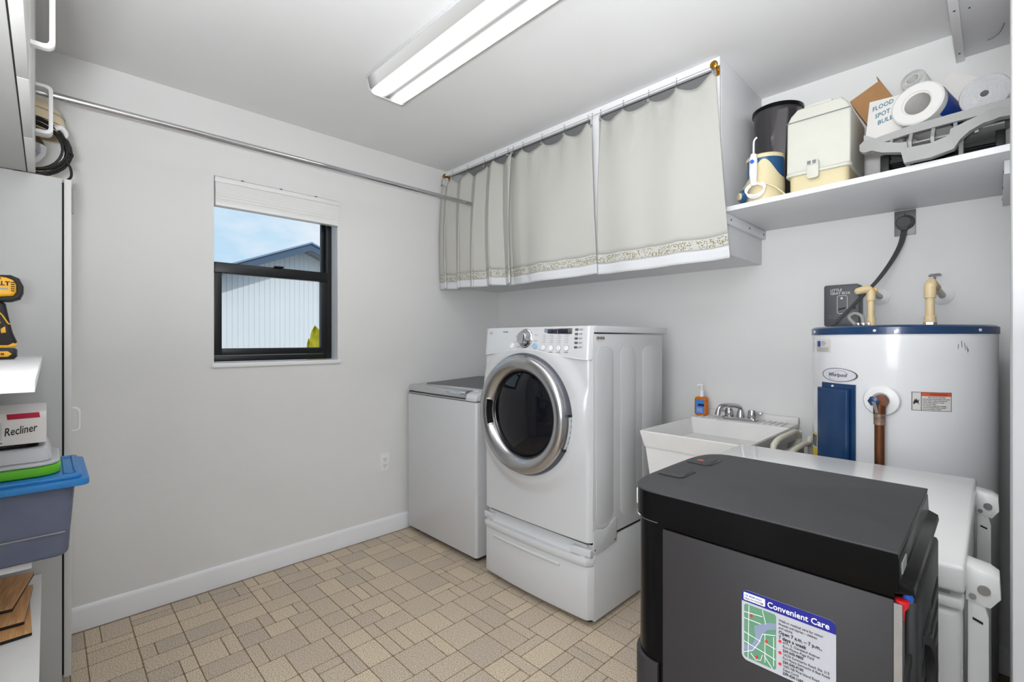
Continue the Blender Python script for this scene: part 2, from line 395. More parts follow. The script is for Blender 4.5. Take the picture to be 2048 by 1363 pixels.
for iy in range(-8, 8):
    for ix in range(0, 13):
        ox = XL + .02 + ix * 6 * U; oy = .566 + (iy - 2) * 6 * U
        if oy > YB or oy < -1.3 or ox > .9: continue
        for x, y, w, h in cut(6, 6):
            cx, cy = ox + (x + w / 2) * U, oy + (y + h / 2) * U
            if cy + h * U / 2 > YB: continue
            dep = -.714 * cx + .70 * cy; lat = .70 * cx + .714 * cy
            vis = dep > 1.66 and lat / dep > -.97 and cx < -.66 and cy < 1.72 and not (cx < -1.25 and cy > 1.68) and not (cx > -1.2 and dep < 1.62) and lat / dep < .27
            if vis: near.append((cx, cy, w, h))
            else: rest.box(cx - w * U / 2 + gap, cx + w * U / 2 - gap, cy - h * U / 2 + gap, cy + h * U / 2 - gap, -.0015, 0)
near.sort(key=lambda q: -q[2] * q[3] / (-.714 * q[0] + .70 * q[1]) ** 2)
for k, (cx, cy, w, h) in enumerate(near):
    if k >= 300:
        rest.box(cx - w * U / 2 + gap, cx + w * U / 2 - gap, cy - h * U / 2 + gap, cy + h * U / 2 - gap, -.0015, 0); continue
    if (w, h) not in tmesh:
        me = MB().prism(rrect(-w * U / 2 + gap, w * U / 2 - gap, -h * U / 2 + gap, h * U / 2 - gap, .003, 1), 'z', -.0015, 0).mesh('floor_tile'); me.materials.append(tile_m); tmesh[(w, h)] = me
    o = bpy.data.objects.new('floor_tile', tmesh[(w, h)]); COL.objects.link(o); o.parent = fl; o.location = (cx, cy, 0)
tag(rest.build('floor_tiles', tile_m, fl), kind='stuff')

struct('ceiling', MB().box(XL - .14, 2.2, -2.4, YB + .14, H, H + .12), ceil_m, label='white painted ceiling', cat='ceiling')
WY0, WY1, WZ0, WZ1 = .596, 1.239, 1.122, 2.066
wl = MB()
wl.box(XL - .12, XL, -2.4, WY0, 0, H).box(XL - .12, XL, WY1, YB + .14, 0, H).box(XL - .12, XL, WY0, WY1, 0, WZ0).box(XL - .12, XL, WY0, WY1, WZ1, H)
bmesh.ops.remove_doubles(wl.bm, verts=wl.bm.verts[:], dist=1e-5)
struct('wall_left', wl, wall_m, label='pale grey white painted wall with the window', cat='wall')
struct('wall_back', MB().box(XL, XR + .1, YB, YB + .12, 0, H), wall_m, label='pale painted wall behind dryer, sink and water heater', cat='wall')
struct('wall_right', MB().box(XR, XR + .1, .85, YB, 0, H), wall_m, label='narrow sliver of painted wall right of the water heater', cat='wall')
struct('wall_front', MB().box(XL, -.62, -.57, -.45, 0, H), wall_m, label='painted wall behind the left-hand cabinets', cat='wall')
struct('wall_sun_blocker', MB().box(2.2, 2.3, -2.4, YB + .14, 0, H), wall_m, label='unseen plain wall added to block sun and sky light', cat='wall')  # added out of view to keep sun and sky out of the open side
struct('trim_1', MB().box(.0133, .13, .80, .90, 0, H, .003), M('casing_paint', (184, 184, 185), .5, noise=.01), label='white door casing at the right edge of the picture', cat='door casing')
d1 = struct('door_light_blocker', MB().box(.062, .10, -.04, .798, .01, 2.03, .002), trim_m, label='unseen white door leaf added beside the camera to block light', cat='door')  # unseen leaf added to shade casing and cooler from the rear fill
MB().lathe([(0, 0), (.025, 0), (.025, .006), (.012, .012), (.012, .035), (.026, .045), (.026, .06), (0, .066)], (.10, .03, .95), (1, 0, 0), 24).build('door_knob', satin, d1)
bb = MB().prism([(XL, 0), (XL + .012, 0), (XL + .012, .085), (XL + .009, .098), (XL + .004, .105), (XL, .106)], 'y', -.1, YB)
struct('baseboard_left', bb, trim_m, label='white baseboard along the window wall', cat='baseboard')
struct('baseboard_back', MB().box(XL + .012, XR, YB - .012, YB, 0, .1, .004), trim_m, label='white baseboard along the back wall', cat='baseboard')

# window: black single-hung frame set in the opening
wx = XL - .055
win = MB()
def fr(y0, y1, z0, z1, x0, x1, w, mb):
    mb.box(x0, x1, y0, y0 + w, z0, z1, .002).box(x0, x1, y1 - w, y1, z0, z1, .002).box(x0, x1, y0 + w, y1 - w, z0, z0 + w, .002).box(x0, x1, y0 + w, y1 - w, z1 - w, z1, .002)
wo = tag(MB().build('tmp', frame_m), kind=None); bpy.data.objects.remove(wo)
b0 = MB(); fr(WY0 - .02, WY1 - .022, WZ0 + .008, WZ1, XL - .1, XL - .045, .03, b0)
w1 = struct('window_1', b0, frame_m, label='black framed sash window in the white wall', cat='window')
b1 = MB(); fr(WY0 + .008, WY1 - .05, WZ0 + .04, 1.64, XL - .075, XL - .04, .036, b1); b1.box(XL - .075, XL - .034, WY0 + .01, WY1 - .05, 1.585, 1.64, .004)
b1.build('lower_sash', frame_m, w1)
b2 = MB(); fr(WY0 - .005, WY1 - .05, 1.60, WZ1 - .03, XL - .098, XL - .076, .022, b2); b2.build('upper_sash', frame_m, w1)
MB().box(XL - .06, XL - .056, WY0 + .04, WY1 - .08, WZ0 + .07, 1.6).build('pane', glass_m, w1)
MB().box(XL - .09, XL - .086, WY0 + .0, WY1 - .06, 1.62, WZ1 - .05).build('pane', glass_m, w1)
MB().box(XL - .04, XL - .02, (WY0 + WY1) / 2 - .03, (WY0 + WY1) / 2 + .02, 1.64, 1.648, .002).build('sash_lock', frame_m, w1)
MB().box(XL - .11, XL + .012, WY0 - .012, WY1 + .012, WZ0 - .02, WZ0 + .004, .004).build('window_sill', trim_m, w1)
MB().box(XL - .118, XL - .002, WY1 - .004, WY1 + .001, WZ0, WZ1).build('jamb_liner', trim_m, w1)

# blind raised at the top of the window
bl = thing('cellular_blind', (XL, (WY0 + WY1) / 2, 1.915), 'white cellular blind raised to the top of the window', 'blind')
MB().box(XL - .035, XL + .012, WY0 + .002, WY1 - .002, 2.036, 2.062, .004).build('head_rail', white_pl, bl)
prof = [(XL - .03, 2.036), (XL + .008, 2.036)]
for k in range(7):
    z = 2.034 - k * .0142; o_ = .012 + .008 * math.sin(PI * (k + .5) / 7)
    prof += [(XL + o_ - .0008, z), (XL + o_, z - .004), (XL + o_, z - .010), (XL + o_ - .0008, z - .0138)]
prof += [(XL + .01, 1.936), (XL - .03, 1.936)]
MB().prism(prof, 'y', WY0 + .004, WY1 - .004).build('pleated_fabric', blind_m, bl)
MB().box(XL - .032, XL + .015, WY0 + .004, WY1 - .004, 1.916, 1.936, .004).build('bottom_rail', white_pl, bl)
for k in range(3): MB().box(XL - .01, XL + .013, WY0 + .12 + k * .19, WY0 + .132 + k * .19, 2.06, 2.066, .001).build('clip', galv, bl)

# ---- outdoors: neighbour's shed wall, leaf
hx_ = -8.0
nb = thing('neighbour_building', (hx_ - 2, 3.0, 0), 'white ribbed metal building with slate blue gable edge outside the window', 'building')
RY, RZ = 2.99, 2.72
def gz(y): return RZ - abs(y - RY) * .41
MB().prism([(-2.2, -.3), (6.6, -.3), (6.6, gz(6.6)), (RY, RZ), (-2.2, gz(-2.2))], 'x', hx_ - 4, hx_).build('gable_wall', siding_m, nb)
for k in range(112):
    y = -2.0 + k * .075
    MB().prism([(hx_, y), (hx_ + .007, y + .005), (hx_ + .007, y + .014), (hx_, y + .019)], 'z', -.3, gz(y) - .03).build('wall_rib', siding_m, nb)
for s_, ye in ((1, 6.9), (-1, -2.5)):
    pts = [(RY, RZ + .045), (ye, gz(ye) + .045), (ye, gz(ye) + .005), (RY, RZ + .005)]
    MB().prism(pts, 'x', hx_ - 4.2, hx_ + .36).build('roof_sheet', fascia_m, nb)
    pts = [(RY, RZ + .06), (ye, gz(ye) + .06), (ye, gz(ye) - .06), (RY, RZ - .06)]
    MB().prism(pts, 'x', hx_ + .36, hx_ + .40).build('roof_edge', fascia_m, nb)
    pts = [(RY, RZ + .075), (ye, gz(ye) + .075), (ye, gz(ye) + .05), (RY, RZ + .05)]
    MB().prism(pts, 'x', hx_ + .34, hx_ + .43).build('drip_edge', M('pale_blue_trim', (138, 158, 182), .5, noise=.03), nb)
for k in range(10):
    y = RY + .05 + k * .28
    MB().prism([(y, gz(y) - .002), (y + .25, gz(y + .25) - .002), (y + .25, gz(y + .25) - .02), (y, gz(y) - .02)], 'x', hx_ + .01, hx_ + .36).build('soffit_panel', M('soffit_grey', (150, 152, 156), .6, noise=.04), nb)
struct('ground', MB().box(-14, XL - .13, -8, 12, -.5, -.3), grass_m, label='pale ground outside the window', cat='ground')
lf = thing('banana_plant', (-3.6, 1.47, -.3), 'yellow green broad leaf plant seen at the lower corner of the window', 'plant')
def leaf(base, tip, wdt, curl, mb):
    base = Vector(base); tip = Vector(tip); ax = tip - base; side = Vector((.15, 1, 0)).normalized()
    def f(u, v):
        wd = wdt * math.sin(PI * min(1, .08 + u * .92)) ** .6
        return base + ax * u + side * ((v - .5) * wd) + Vector((curl * (v - .5) ** 2 * 2 - .03 * u * u, 0, .02 * math.cos(v * PI * 2)))
    return mb.grid(f, 14, 6)
for bs, tp, wd in (((-3.6, 1.5, .78), (-3.62, 1.455, 1.335), .15), ((-3.58, 1.47, .75), (-3.6, 1.40, 1.235), .10), ((-3.64, 1.52, .75), (-3.66, 1.6, 1.28), .13)):
    o = leaf(bs, tp, wd, .05, MB()).build('leaf', leaf_m, lf)
    sm = o.modifiers.new('thick', 'SOLIDIFY'); sm.thickness = .002
MB().tube([(-3.6, 1.5, -.3), (-3.6, 1.5, .3), (-3.6, 1.5, .8)], [.03, .028, .02]).build('stem', leaf_m, lf)

# ================================================================== CEILING FIXTURE
cf = thing('fluorescent_fixture', (-1.38, 1.13, H), 'long white fluorescent ceiling light with ribbed wraparound lens, switched on', 'ceiling light')
FX0, FX1, FY0, FY1 = -1.99, -.765, 1.03, 1.237
MB().box(FX0 + .004, FX1 - .004, FY0 + .02, FY1 - .02, H - .055, H, .002).build('housing', white_en, cf)
def lensprof(n=18):
    p = []
    for i in range(n + 1):
        t = i / n
        y = FY0 + (FY1 - FY0) * t
        e = min(t, 1 - t) * (FY1 - FY0)
        z = H - .012 - .062 * (1 - max(0, 1 - e / .035) ** 2.2) ** .6
        p.append((y, z))
    return p
lp = lensprof()
lm = MB().grid(lambda u, v: (FX0 + .008 + (FX1 - FX0 - .016) * u, lp[round(v * 18)][0], lp[round(v * 18)][1]), 24, 18)
lm.build('lens', lens_m, cf, angle=50)
for x0 in (FX0, FX1 - .008):
    MB().prism([(FY0 - .003, H)] + [(y, z - .006) for y, z in lp] + [(FY1 + .003, H)], 'x', x0, x0 + .008).build('end_cap', white_en, cf)
for y in (FY0 - .002, FY1 - .002): MB().box(FX0, FX1, y, y + .004, H - .016, H - .001).build('lens_rail', white_en, cf)

# ================================================================== UPPER CABINET, CURTAINS, CLOSET ROD
CX1, CY0, CZ0 = -.815, 2.045, 1.615
uc = thing('wall_cabinet', ((XL + CX1) / 2, (CY0 + YB) / 2, CZ0), 'open fronted white wall cabinet hidden behind three curtains', 'cabinet')
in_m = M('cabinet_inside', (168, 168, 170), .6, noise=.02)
MB().box(CX1 - .018, CX1, CY0, YB, CZ0, H - .001, .001).build('side_panel', board_m, uc)
MB().box(XL + .001, XL + .018, CY0, YB, CZ0, H - .001).build('side_panel', board_m, uc)
MB().box(XL + .018, CX1 - .018, CY0, YB, CZ0, CZ0 + .018).build('bottom_panel', board_m, uc)
MB().box(XL + .018, CX1 - .018, CY0 + .03, YB, 2.02, 2.036).build('inner_shelf', in_m, uc)
MB().box(XL + .018, CX1 - .018, YB - .008, YB - .001, CZ0 + .018, H - .001).build('back_panel', in_m, uc)
MB().box(XL + .001, CX1, CY0 - .018, CY0, 2.398, H - .001, .001).build('top_rail', boardedge_m, uc)
MB().box(-1.482, -1.430, CY0 - .018, CY0, CZ0, 2.398, .001).build('stile', boardedge_m, uc)
MB().box(CX1 - .022, CX1 - .001, CY0 - .018, CY0, CZ0, 2.398, .001).build('stile', boardedge_m, uc)

RYc, RZc = 1.985, 2.388
cr = thing('curtain_rod', (-1.77, RYc, RZc), 'thin white curtain rod with brass end brackets under the ceiling', 'curtain rod')
MB().cyl((-2.69, RYc, RZc), (-.822, RYc, RZc), .0045, n=12).build('rod', boardedge_m, cr)
for x in (-2.70, -.822):
    MB().cyl((x, CY0 - .019, RZc), (x, RYc - .012, RZc), .006, n=12).lathe([(0, 0), (.012, .0), (.016, .006), (.016, .012), (.009, .016), (0, .016)], (x, RYc + .008, RZc), (0, -1, 0), 14).box(x - .008, x + .008, CY0 - .0215, CY0 - .018, RZc - .03, RZc + .012, .001).build('brass_bracket', brass, cr)

def curtain(name, label, hooks, xb0, xb1, folds, zbot, seed, fold_amp, lean=0):
    """hooks: list of (x, z) where the top edge hangs; folds: function s->y offset at the bottom"""
    rnd = random.Random(seed)
    x0, x1 = hooks[0][0], hooks[-1][0]
    th = thing(name, ((x0 + x1) / 2, RYc, zbot), label, 'curtain', 'cream curtains hanging from the cabinet rod')
    def ztop(x):
        for (a, za), (b, zb) in zip(hooks, hooks[1:]):
            if a <= x <= b + 1e-6:
                t = (x - a) / (b - a); sag = min(.055, .26 * (b - a))
                return za + (zb - za) * t - sag * math.sin(PI * t) ** .8
        return hooks[-1][1]
    def pt(u, v):               # u across, v: 0 top .. 1 bottom
        xt = x0 + (x1 - x0) * u
        xb = xb0 + (xb1 - xb0) * u
        zt = ztop(min(max(xt, x0), x1))
        dx, dy = folds(u)
        k = v ** .7
        x = xt + (xb - xt) * v + dx * (.35 + .65 * k) * min(1, .25 + 2 * v)
        y = RYc - .004 + lean * k + dy * (.3 + .7 * k) - .012 * math.sin(PI * v) - .006 * math.sin(u * 9 + v * 3)
        z = zt + (zbot(u) - zt) * v
        # slight wrinkles where the cloth sags between the hooks
        y += .006 * math.exp(-v * 9) * math.sin(u * (len(hooks) - 1) * 2 * PI)
        return (x, y, z)
    class ZB:
        pass
    v1, v2, v3 = .872, .935, 1.0
    nu = 120
    for nm, a, b, m, nv in (('panel', 0, v1, cloth_m, 30), ('embroidered_border', v1, v2, emb_m, 4), ('hem', v2, v3, hem_m, 4)):
        o = MB().grid(lambda u, v: pt(u, a + (b - a) * v), nu, nv, uv=True).build(nm, m, th, angle=180)
        sm = o.modifiers.new('thick', 'SOLIDIFY'); sm.thickness = .0014; sm.offset = 0
    # hem tape behind the top edge and hooks
    for hx0, hz0 in hooks:
        hk = MB().tube([(hx0, RYc - .008, hz0 - .012), (hx0 + .003, RYc - .009, hz0 - .002), (hx0 - .002, RYc - .006, hz0 + .012), (hx0, RYc - .002, RZc - .006), (hx0, RYc - .0075, RZc), (hx0, RYc, RZc + .0075), (hx0, RYc + .0075, RZc)], .0014, 6, smooth=4)
        hk.build('hook', steel, th)
        MB().lathe([(0, -.008), (.005, -.006), (.006, 0), (.005, .006), (0, .008)], (hx0, RYc - .011, hz0 - .01), (0, 0, 1), 8).build('clip', satin, th)
    return th
def zig(n, ax, ay, ph=0):
    return lambda u: (ax * math.sin(2 * (2 * PI * (n * u + ph))) , ay * math.sin(2 * PI * (n * u + ph)))
# gathered left panel, middle panel, wide right panel
Location0 = None
def mkzb(f):
    class F(float): pass
    return f
_thing = thing
def curtain_thing(name, loc, *a, **k):
    return _thing(name, (loc[0], loc[1], 1.59), *a, **k)
thing = curtain_thing
curtain('curtain', 'gathered cream curtain with embroidered hem beside the window wall', [(-2.72, 2.335), (-2.60, 2.345), (-2.44, 2.352), (-2.27, 2.352), (-2.17, 2.352), (-2.01, 2.362)], -2.725, -1.985,
        lambda u: (.030 * math.sin(4 * PI * (4.85 * u ** .9)) * (1 - .3 * u), .034 * math.sin(2 * PI * 4.85 * u ** .9)), lambda u: 1.592 - .018 * u + .004 * math.sin(u * 20), 1, .03, lean=-.014)
curtain('curtain', 'middle cream curtain with embroidered hem, between the gathered and the widest one', [(-2.055, 2.36), (-1.93, 2.352), (-1.78, 2.352), (-1.62, 2.352), (-1.462, 2.35), (-1.437, 2.338)], -2.065, -1.41,
        lambda u: (.012 * math.sin(4 * PI * 4 * u) * max(0, 1 - u * 3) , -.028 * math.sin(PI * u) + .012 * math.sin(2 * PI * 4 * u) * max(0, 1 - u * 3) + .008 * math.sin(2 * PI * 1.7 * u)), lambda u: 1.572 + .006 * u - .006 * math.sin(PI * u), 2, .02, lean=.010)
curtain('curtain', 'widest cream curtain with embroidered hem, hung beside the storage shelf', [(-1.385, 2.355), (-1.255, 2.352), (-1.12, 2.352), (-.985, 2.352), (-.822, 2.362), (-.812, 2.352)], -1.405, -.757,
        lambda u: (0, -.03 * math.sin(PI * u) + .008 * math.sin(2 * PI * 2.4 * u + .5)), lambda u: 1.572 + .004 * u - .01 * math.sin(PI * u), 3, .02)
thing = _thing

rd = thing('closet_rod', (-2.39, .95, 2.126), 'long chrome closet rod running along the window wall below the ceiling', 'rod')
MB().cyl((-2.39, -.44, 2.126), (-2.39, 1.998, 2.126), .0125, n=20).build('rod', chrome, rd)
MB().lathe([(0, 0), (.026, 0), (.026, .006), (.014, .02), (.014, .03), (0, .03)], (-2.39, -.449, 2.126), (0, 1, 0), 20).build('socket', satin, rd)

# ================================================================== STORAGE SHELF and things on it
SZ = 1.80
sh = thing('storage_shelf', (-.38, 2.3, SZ), 'white painted shelf above the water heater, loaded with household things', 'shelf')
MB().prism([(CX1 + .002, 2.04), (XR - .004, 1.955), (XR - .004, YB - .001), (CX1 + .002, YB - .001)], 'z', SZ - .02, SZ, .0008).build('board', board_m, sh)
for x0, x1 in ((CX1 + .001, CX1 + .019), (XR - .032, XR - .001)):
    c = MB().box(x0, x1, 2.05, YB - .002, SZ - .062, SZ - .021, .001).build('cleat', board_m, sh)
    for y in (2.1, 2.32, 2.51): MB().cyl(((x1 if x0 < -.5 else x0), y, SZ - .043), ((x1 + .001 if x0 < -.5 else x0 - .001), y, SZ - .043), .0045, n=10).build('screw', dark_gap, c)

# -- water flosser
wf = thing('water_flosser', (-.665, 2.105, SZ), 'cream and blue water flosser with coiled white hose at the shelf end', 'water flosser')
fx, fy = -.665, 2.115
body = [(0, 0), (.068, 0), (.072, .006), (.070, .06), (.067, .1), (.0, .1)]
MB().lathe([(0, .0), (.070, 0), (.073, .008), (.070, .062), (0, .062)], (fx, fy, SZ), n=36).build('base', butter, wf)
MB().lathe([(0, .061), (.0692, .061), (.070, .175), (0, .175)], (fx, fy, SZ), n=36).build('reservoir', mirror_tape, wf)
MB().lathe([(0, .174), (.071, .174), (.071, .188), (.066, .192), (0, .193)], (fx, fy, SZ), n=36).build('lid', butter, wf)
arch = MB()
def archf(u, v):
    a = math.radians(-170 + 185 * u); hgt = .045 + .072 * math.sin(PI * u) ** 5
    r = .0722 - .002 * v
    return (fx + r * math.cos(a), fy + r * math.sin(a), SZ + .05 + (hgt) * v)
arch.grid(archf, 24, 5).build('front_cover', butter, wf)
hd = MB().tube([(fx - .018, fy - .082, SZ + .062), (fx - .018, fy - .084, SZ + .11), (fx - .018, fy - .083, SZ + .165), (fx - .018, fy - .081, SZ + .188)], [.011, .0155, .0145, .011], 12, smooth=0).build('handle', white_pl, wf)
MB().cyl((fx - .018, fy - .097, SZ + .155), (fx - .018, fy - .1005, SZ + .155), .008, n=16).build('button', blue_pl, hd)
MB().tube([(fx - .018, fy - .081, SZ + .186), (fx - .018, fy - .08, SZ + .225), (fx - .016, fy - .079, SZ + .245), (fx - .006, fy - .078, SZ + .255)], .0035, 8, smooth=4).build('nozzle', white_pl, wf)
dl = MB().lathe([(0, 0), (.026, 0), (.028, .012), (.022, .018), (0, .018)], (fx - .062, fy - .052, SZ + .034), (-.75, -.66, 0), 24).build('dial_ring', mirror_tape, wf)
MB().lathe([(0, 0), (.015, 0), (.014, .008), (0, .008)], (fx - .0755, fy - .0639, SZ + .034), (-.75, -.66, 0), 20).build('dial', butter, dl)
hose = []
for k in range(60):
    a = k / 60 * 2 * PI * 3.5
    hose.append((fx - .012 + .036 * math.cos(a) * (1 + .08 * math.sin(a * .3)), fy - .078 - .0012 * (k % 20) * .3, SZ + .045 + .026 * math.sin(a) + .006 * math.sin(a * .27)))
MB().tube(hose, .0032, 6).build('coiled_hose', white_pl, wf)
MB().tube([(fx - .066, fy - .055, SZ + .066), (fx - .03, fy - .085, SZ + .078), (fx + .01, fy - .08, SZ + .07), (fx + .05, fy - .066, SZ + .05), (fx + .08, fy - .045, SZ + .02), (fx + .09, fy - .035, SZ + .004)], .0035, 6, smooth=5).build('power_cord', butter, wf)

# -- dark waste bin
bn = thing('waste_bin', (-.70, 2.395, SZ), 'glossy black waste bin standing behind the flosser', 'bin')
bx, by = -.70, 2.395
MB().lathe([(0, 0), (.076, 0), (.08, .01), (.098, .47), (.102, .475), (.102, .488), (.098, .49), (.095, .48), (.08, .02), (0, .018)], (bx, by, SZ), n=40).build('bin_body', M('dark_bin_plastic', (52, 50, 52), .2, coat=.5, noise=.04), bn)
MB().lathe([(.100, .474), (.105, .476), (.105, .490), (.099, .493)], (bx, by, SZ), n=40).build('rim', black_gl, bn)
MB().prism([(bx - .01, SZ + .02), (bx + .05, SZ + .02), (bx + .07, SZ + .45), (bx + .03, SZ + .45)], 'y', by - .108, by - .078, .004).build('front_flute', M('bin_flute_plastic', (88, 85, 86), .45, noise=.04), bn)

# -- sewing case
sc = thing('storage_case', (-.465, 2.2, SZ), 'off-white plastic carrying case with cream base and front latch', 'case')
cx0, cx1, cy0, cy1 = -.572, -.365, 2.062, 2.33
b = MB().prism(rrect(cx0 + .008, cx1 - .006, cy0 + .004, cy1, .02), 'z', SZ, SZ + .086, .004); b.build('case_base', butter, sc)
MB().prism(rrect(cx0 - .004, cx1 + .004, cy0 - .006, cy1 + .006, .022), 'z', SZ + .072, SZ + .084, .003).build('rim', ivory, sc)
# lid: tall box whose top chamfers to a flat ridge
prof = [(cx0, SZ + .084), (cx1, SZ + .084), (cx1, SZ + .285), (cx1 - .012, SZ + .31), (cx1 - .03, SZ + .332), (cx0 + .035, SZ + .332), (cx0 + .012, SZ + .31), (cx0, SZ + .285)]
def taper(v):
    t = max(0, (v.z - SZ - .084) / .25); s = 1 - .10 * t
    return (v.x, cy0 + (v.y - cy0) * (1 - .04 * t) + .012 * t, v.z)
MB().prism(prof, 'y', cy0, cy1, .008, 3).map(taper).build('case_lid', ivory, sc)
MB().box(cx0 + .055, cx1 - .06, cy0 + .02, cy1 - .05, SZ + .328, SZ + .342, .005).build('top_ridge', ivory, sc)
MB().box(cx0 - .0006, cx1 + .0006, cy0 + .0035, cy0 + .006, SZ + .282, SZ + .2845).build('lid_seam', inkgrey, sc)
la = MB().prism(rrect(-.5, -.46, SZ + .048, SZ + .118, .012), 'y', cy0 - .016, cy0 - .002, .003).build('latch', ivory, sc)
MB().box(-.497, -.463, cy0 - .02, cy0 - .014, SZ + .098, SZ + .116, .001).build('latch_hook', ivory, la)
for x in (-.4965, -.4795): MB().box(x, x + .012, cy0 - .0205, cy0 - .0195, SZ + .1, SZ + .113).build('latch_slot', inkgrey, la)

# -- grey plastic tray/shroud across the shelf front
gs = thing('plastic_shroud', (-.15, 2.05, SZ), 'curved light grey plastic shroud with vent slots lying on the shelf', 'plastic shroud')
def strip(top, bot, y0, y1, mb, ny=None):
    n = len(top); b = bmesh.new(); V = []
    for i in range(n):
        (xa, za), (xb, zb) = top[i], bot[i]
        ya, yb2 = (y0[i], y1[i])
        V.append([b.verts.new((xa, ya, za)), b.verts.new((xb, ya, zb)), b.verts.new((xb, yb2, zb)), b.verts.new((xa, yb2, za))])
    for A, B in zip(V, V[1:]):
        for j in range(4): b.faces.new((A[j], A[(j + 1) % 4], B[(j + 1) % 4], B[j]))
    b.faces.new(V[0]); b.faces.new(V[-1]); bmesh.ops.recalc_face_normals(b, faces=b.faces[:])
    return mb._merge(b)
# front lip: a bow that dips in the middle and flares into two ears
top = [(-.325, 1.905), (-.312, 1.915), (-.29, 1.912), (-.262, 1.893), (-.22, 1.876), (-.198, 1.872), (-.196, 1.852), (-.14, 1.85), (-.098, 1.862), (-.096, 1.880), (-.065, 1.892), (-.03, 1.905), (-.01, 1.915), (.008, 1.918), (.03, 1.912)]
bot = [(-.325, 1.885), (-.312, 1.874), (-.29, 1.874), (-.262, 1.858), (-.22, 1.846), (-.212, 1.842), (-.205, 1.806), (-.14, 1.806), (-.088, 1.818), (-.075, 1.842), (-.055, 1.862), (-.025, 1.878), (-.005, 1.882), (.008, 1.888), (.03, 1.888)]
yy0 = [2.0 - .028 * math.sin(PI * i / 14) - .02 for i in range(15)]; yy1 = [y + .03 for y in yy0]
strip(top, bot, yy0, yy1, MB()).build('front_bow', ltgrey, gs)
bk_top = [(-.322, 1.955), (-.29, 1.935), (-.2, 1.948), (-.1, 1.953), (.03, 1.958)]
bk_bot = [(-.322, 1.90), (-.29, 1.912), (-.2, 1.922), (-.1, 1.926), (.03, 1.928)]
strip(bk_top, bk_bot, [2.035] * 5, [2.05] * 5, MB()).build('rear_rail', ltgrey, gs)
for x in (-.245, -.195, -.14, -.088, -.04):
    MB().prism([(2.0, 1.885), (2.045, 1.93), (2.045, 1.905), (2.005, 1.868)], 'x', x - .0045, x + .0045).build('slat', ltgrey, gs)
MB().box(-.29, .025, 2.10, 2.40, SZ, SZ + .015, .003).box(-.285, -.26, 2.1, 2.4, SZ + .015, SZ + .09, .002).box(.0, .022, 2.1, 2.4, SZ + .015, SZ + .09, .002).box(-.26, 0, 2.37, 2.4, SZ + .015, SZ + .09, .002).build('black_tray', black_pl, gs)
for k in range(9): MB().box(-.262, .0, 2.12 + k * .028, 2.128 + k * .028, SZ + .06, SZ + .075).build('tray_slat', black_pl, gs)
MB().prism([(2.0, SZ + .003), (2.1, SZ + .003), (2.1, SZ + .09), (2.06, SZ + .09)], 'x', -.205, -.195).prism([(2.0, SZ + .003), (2.1, SZ + .003), (2.1, SZ + .09), (2.06, SZ + .09)], 'x', -.08, -.07).build('foot', ltgrey, gs)
MB().box(-.28, .02, 2.055, 2.36, 1.893, 1.899, .002).build('deck', ltgrey, gs)

# -- boxes and rolls on top of the shroud
bb_ = thing('bulb_box', (-.283, 2.13, 1.95), 'white carton marked with blue-green handwriting about bulbs', 'box', rot=(math.radians(-6), math.radians(4), math.radians(-4)))
MB().box(-.052, .052, 0, .08, 0, .158, .001).build('carton', paper, bb_)
for i, (s, dz) in enumerate((('FLOOD', .118), ('SPOT', .09), ('BULBS', .064))):
    text(s, .022, plane_m((-.040 + .010 * i, -.0004, dz), (1, 0, .28), (-.28, 0, 1)), inkteal, bb_, 'handwriting', bold=.012, shear=.25, sx=.85 + .05 * (i == 2))
br = thing('cardboard_box', (-.425, 2.385, 2.232), 'open brown cardboard box leaning behind the bulb carton', 'box', rot=(0, math.radians(-27), 0))
MB().box(0, .11, 0, .12, -.33, 0, .001).build('carton', kraft, br)
MB().box(.11, .1125, 0, .12, -.09, .02).build('flap', kraft, br)
fr_ = thing('plastic_film_roll', (-.18, 2.1, 1.905), 'fat roll of frosted plastic film with a blue label', 'roll')
ax = Vector((.22, .93, -.12)).normalized(); c0 = Vector((-.183, 2.055, 2.025)); 
MB().lathe([(.041, 0), (.066, 0), (.071, .004), (.071, .2), (.066, .2), (.041, .2), (.041, 0)], c0, ax, 48).build('rolled_film', film_m, fr_)
MB().lathe([(.035, .006), (.041, .002), (.041, .198), (.035, .198), (.035, .006)], c0, ax, 40).build('core', paper, fr_)
lb = MB()
q = Vector((0, 0, 1)).rotation_difference(ax)
lb.grid(lambda u, v: c0 + q @ Vector((.0722 * math.cos(math.radians(-120 + 150 * u)), .0722 * math.sin(math.radians(-120 + 150 * u)), .03 + .15 * v)), 20, 3)
lb.build('blue_label', bluelbl, fr_)
sr = thing('liner_roll', (-.2, 2.25, 1.905), 'small white liner roll resting above the film roll', 'roll')
a2 = Vector((.25, .92, -.32)).normalized(); c2 = Vector((-.204, 2.165, 2.155))
spi = []
for k in range(6): spi += []
MB().lathe([(.018, 0), (.034, 0), (.036, .003), (.036, .13), (.018, .13), (.018, 0)], c2, a2, 36).build('rolled_liner', film_m, sr)
for k in range(4):
    r = .021 + k * .0036
    MB().lathe([(r, -.0008), (r + .0012, -.0008), (r + .0012, .002), (r, .002), (r, -.0008)], c2, a2, 36).build('spiral_edge', inkgrey, sr)
wb = thing('flat_white_box', (-.113, 2.30, 2.198), 'flat white carton leaning at the back between the two rolls', 'box', rot=(0, math.radians(33), 0))
MB().box(0, .105, 0, .03, -.27, 0, .001).build('carton', paper, wb)
gr_ = thing('shelf_liner_roll', (-.02, 2.12, 1.925), 'thick grey ribbed shelf liner roll at the right end of the shelf', 'roll')
a3 = Vector((.12, .97, -.08)).normalized(); c3 = Vector((-.024, 2.075, 2.005))
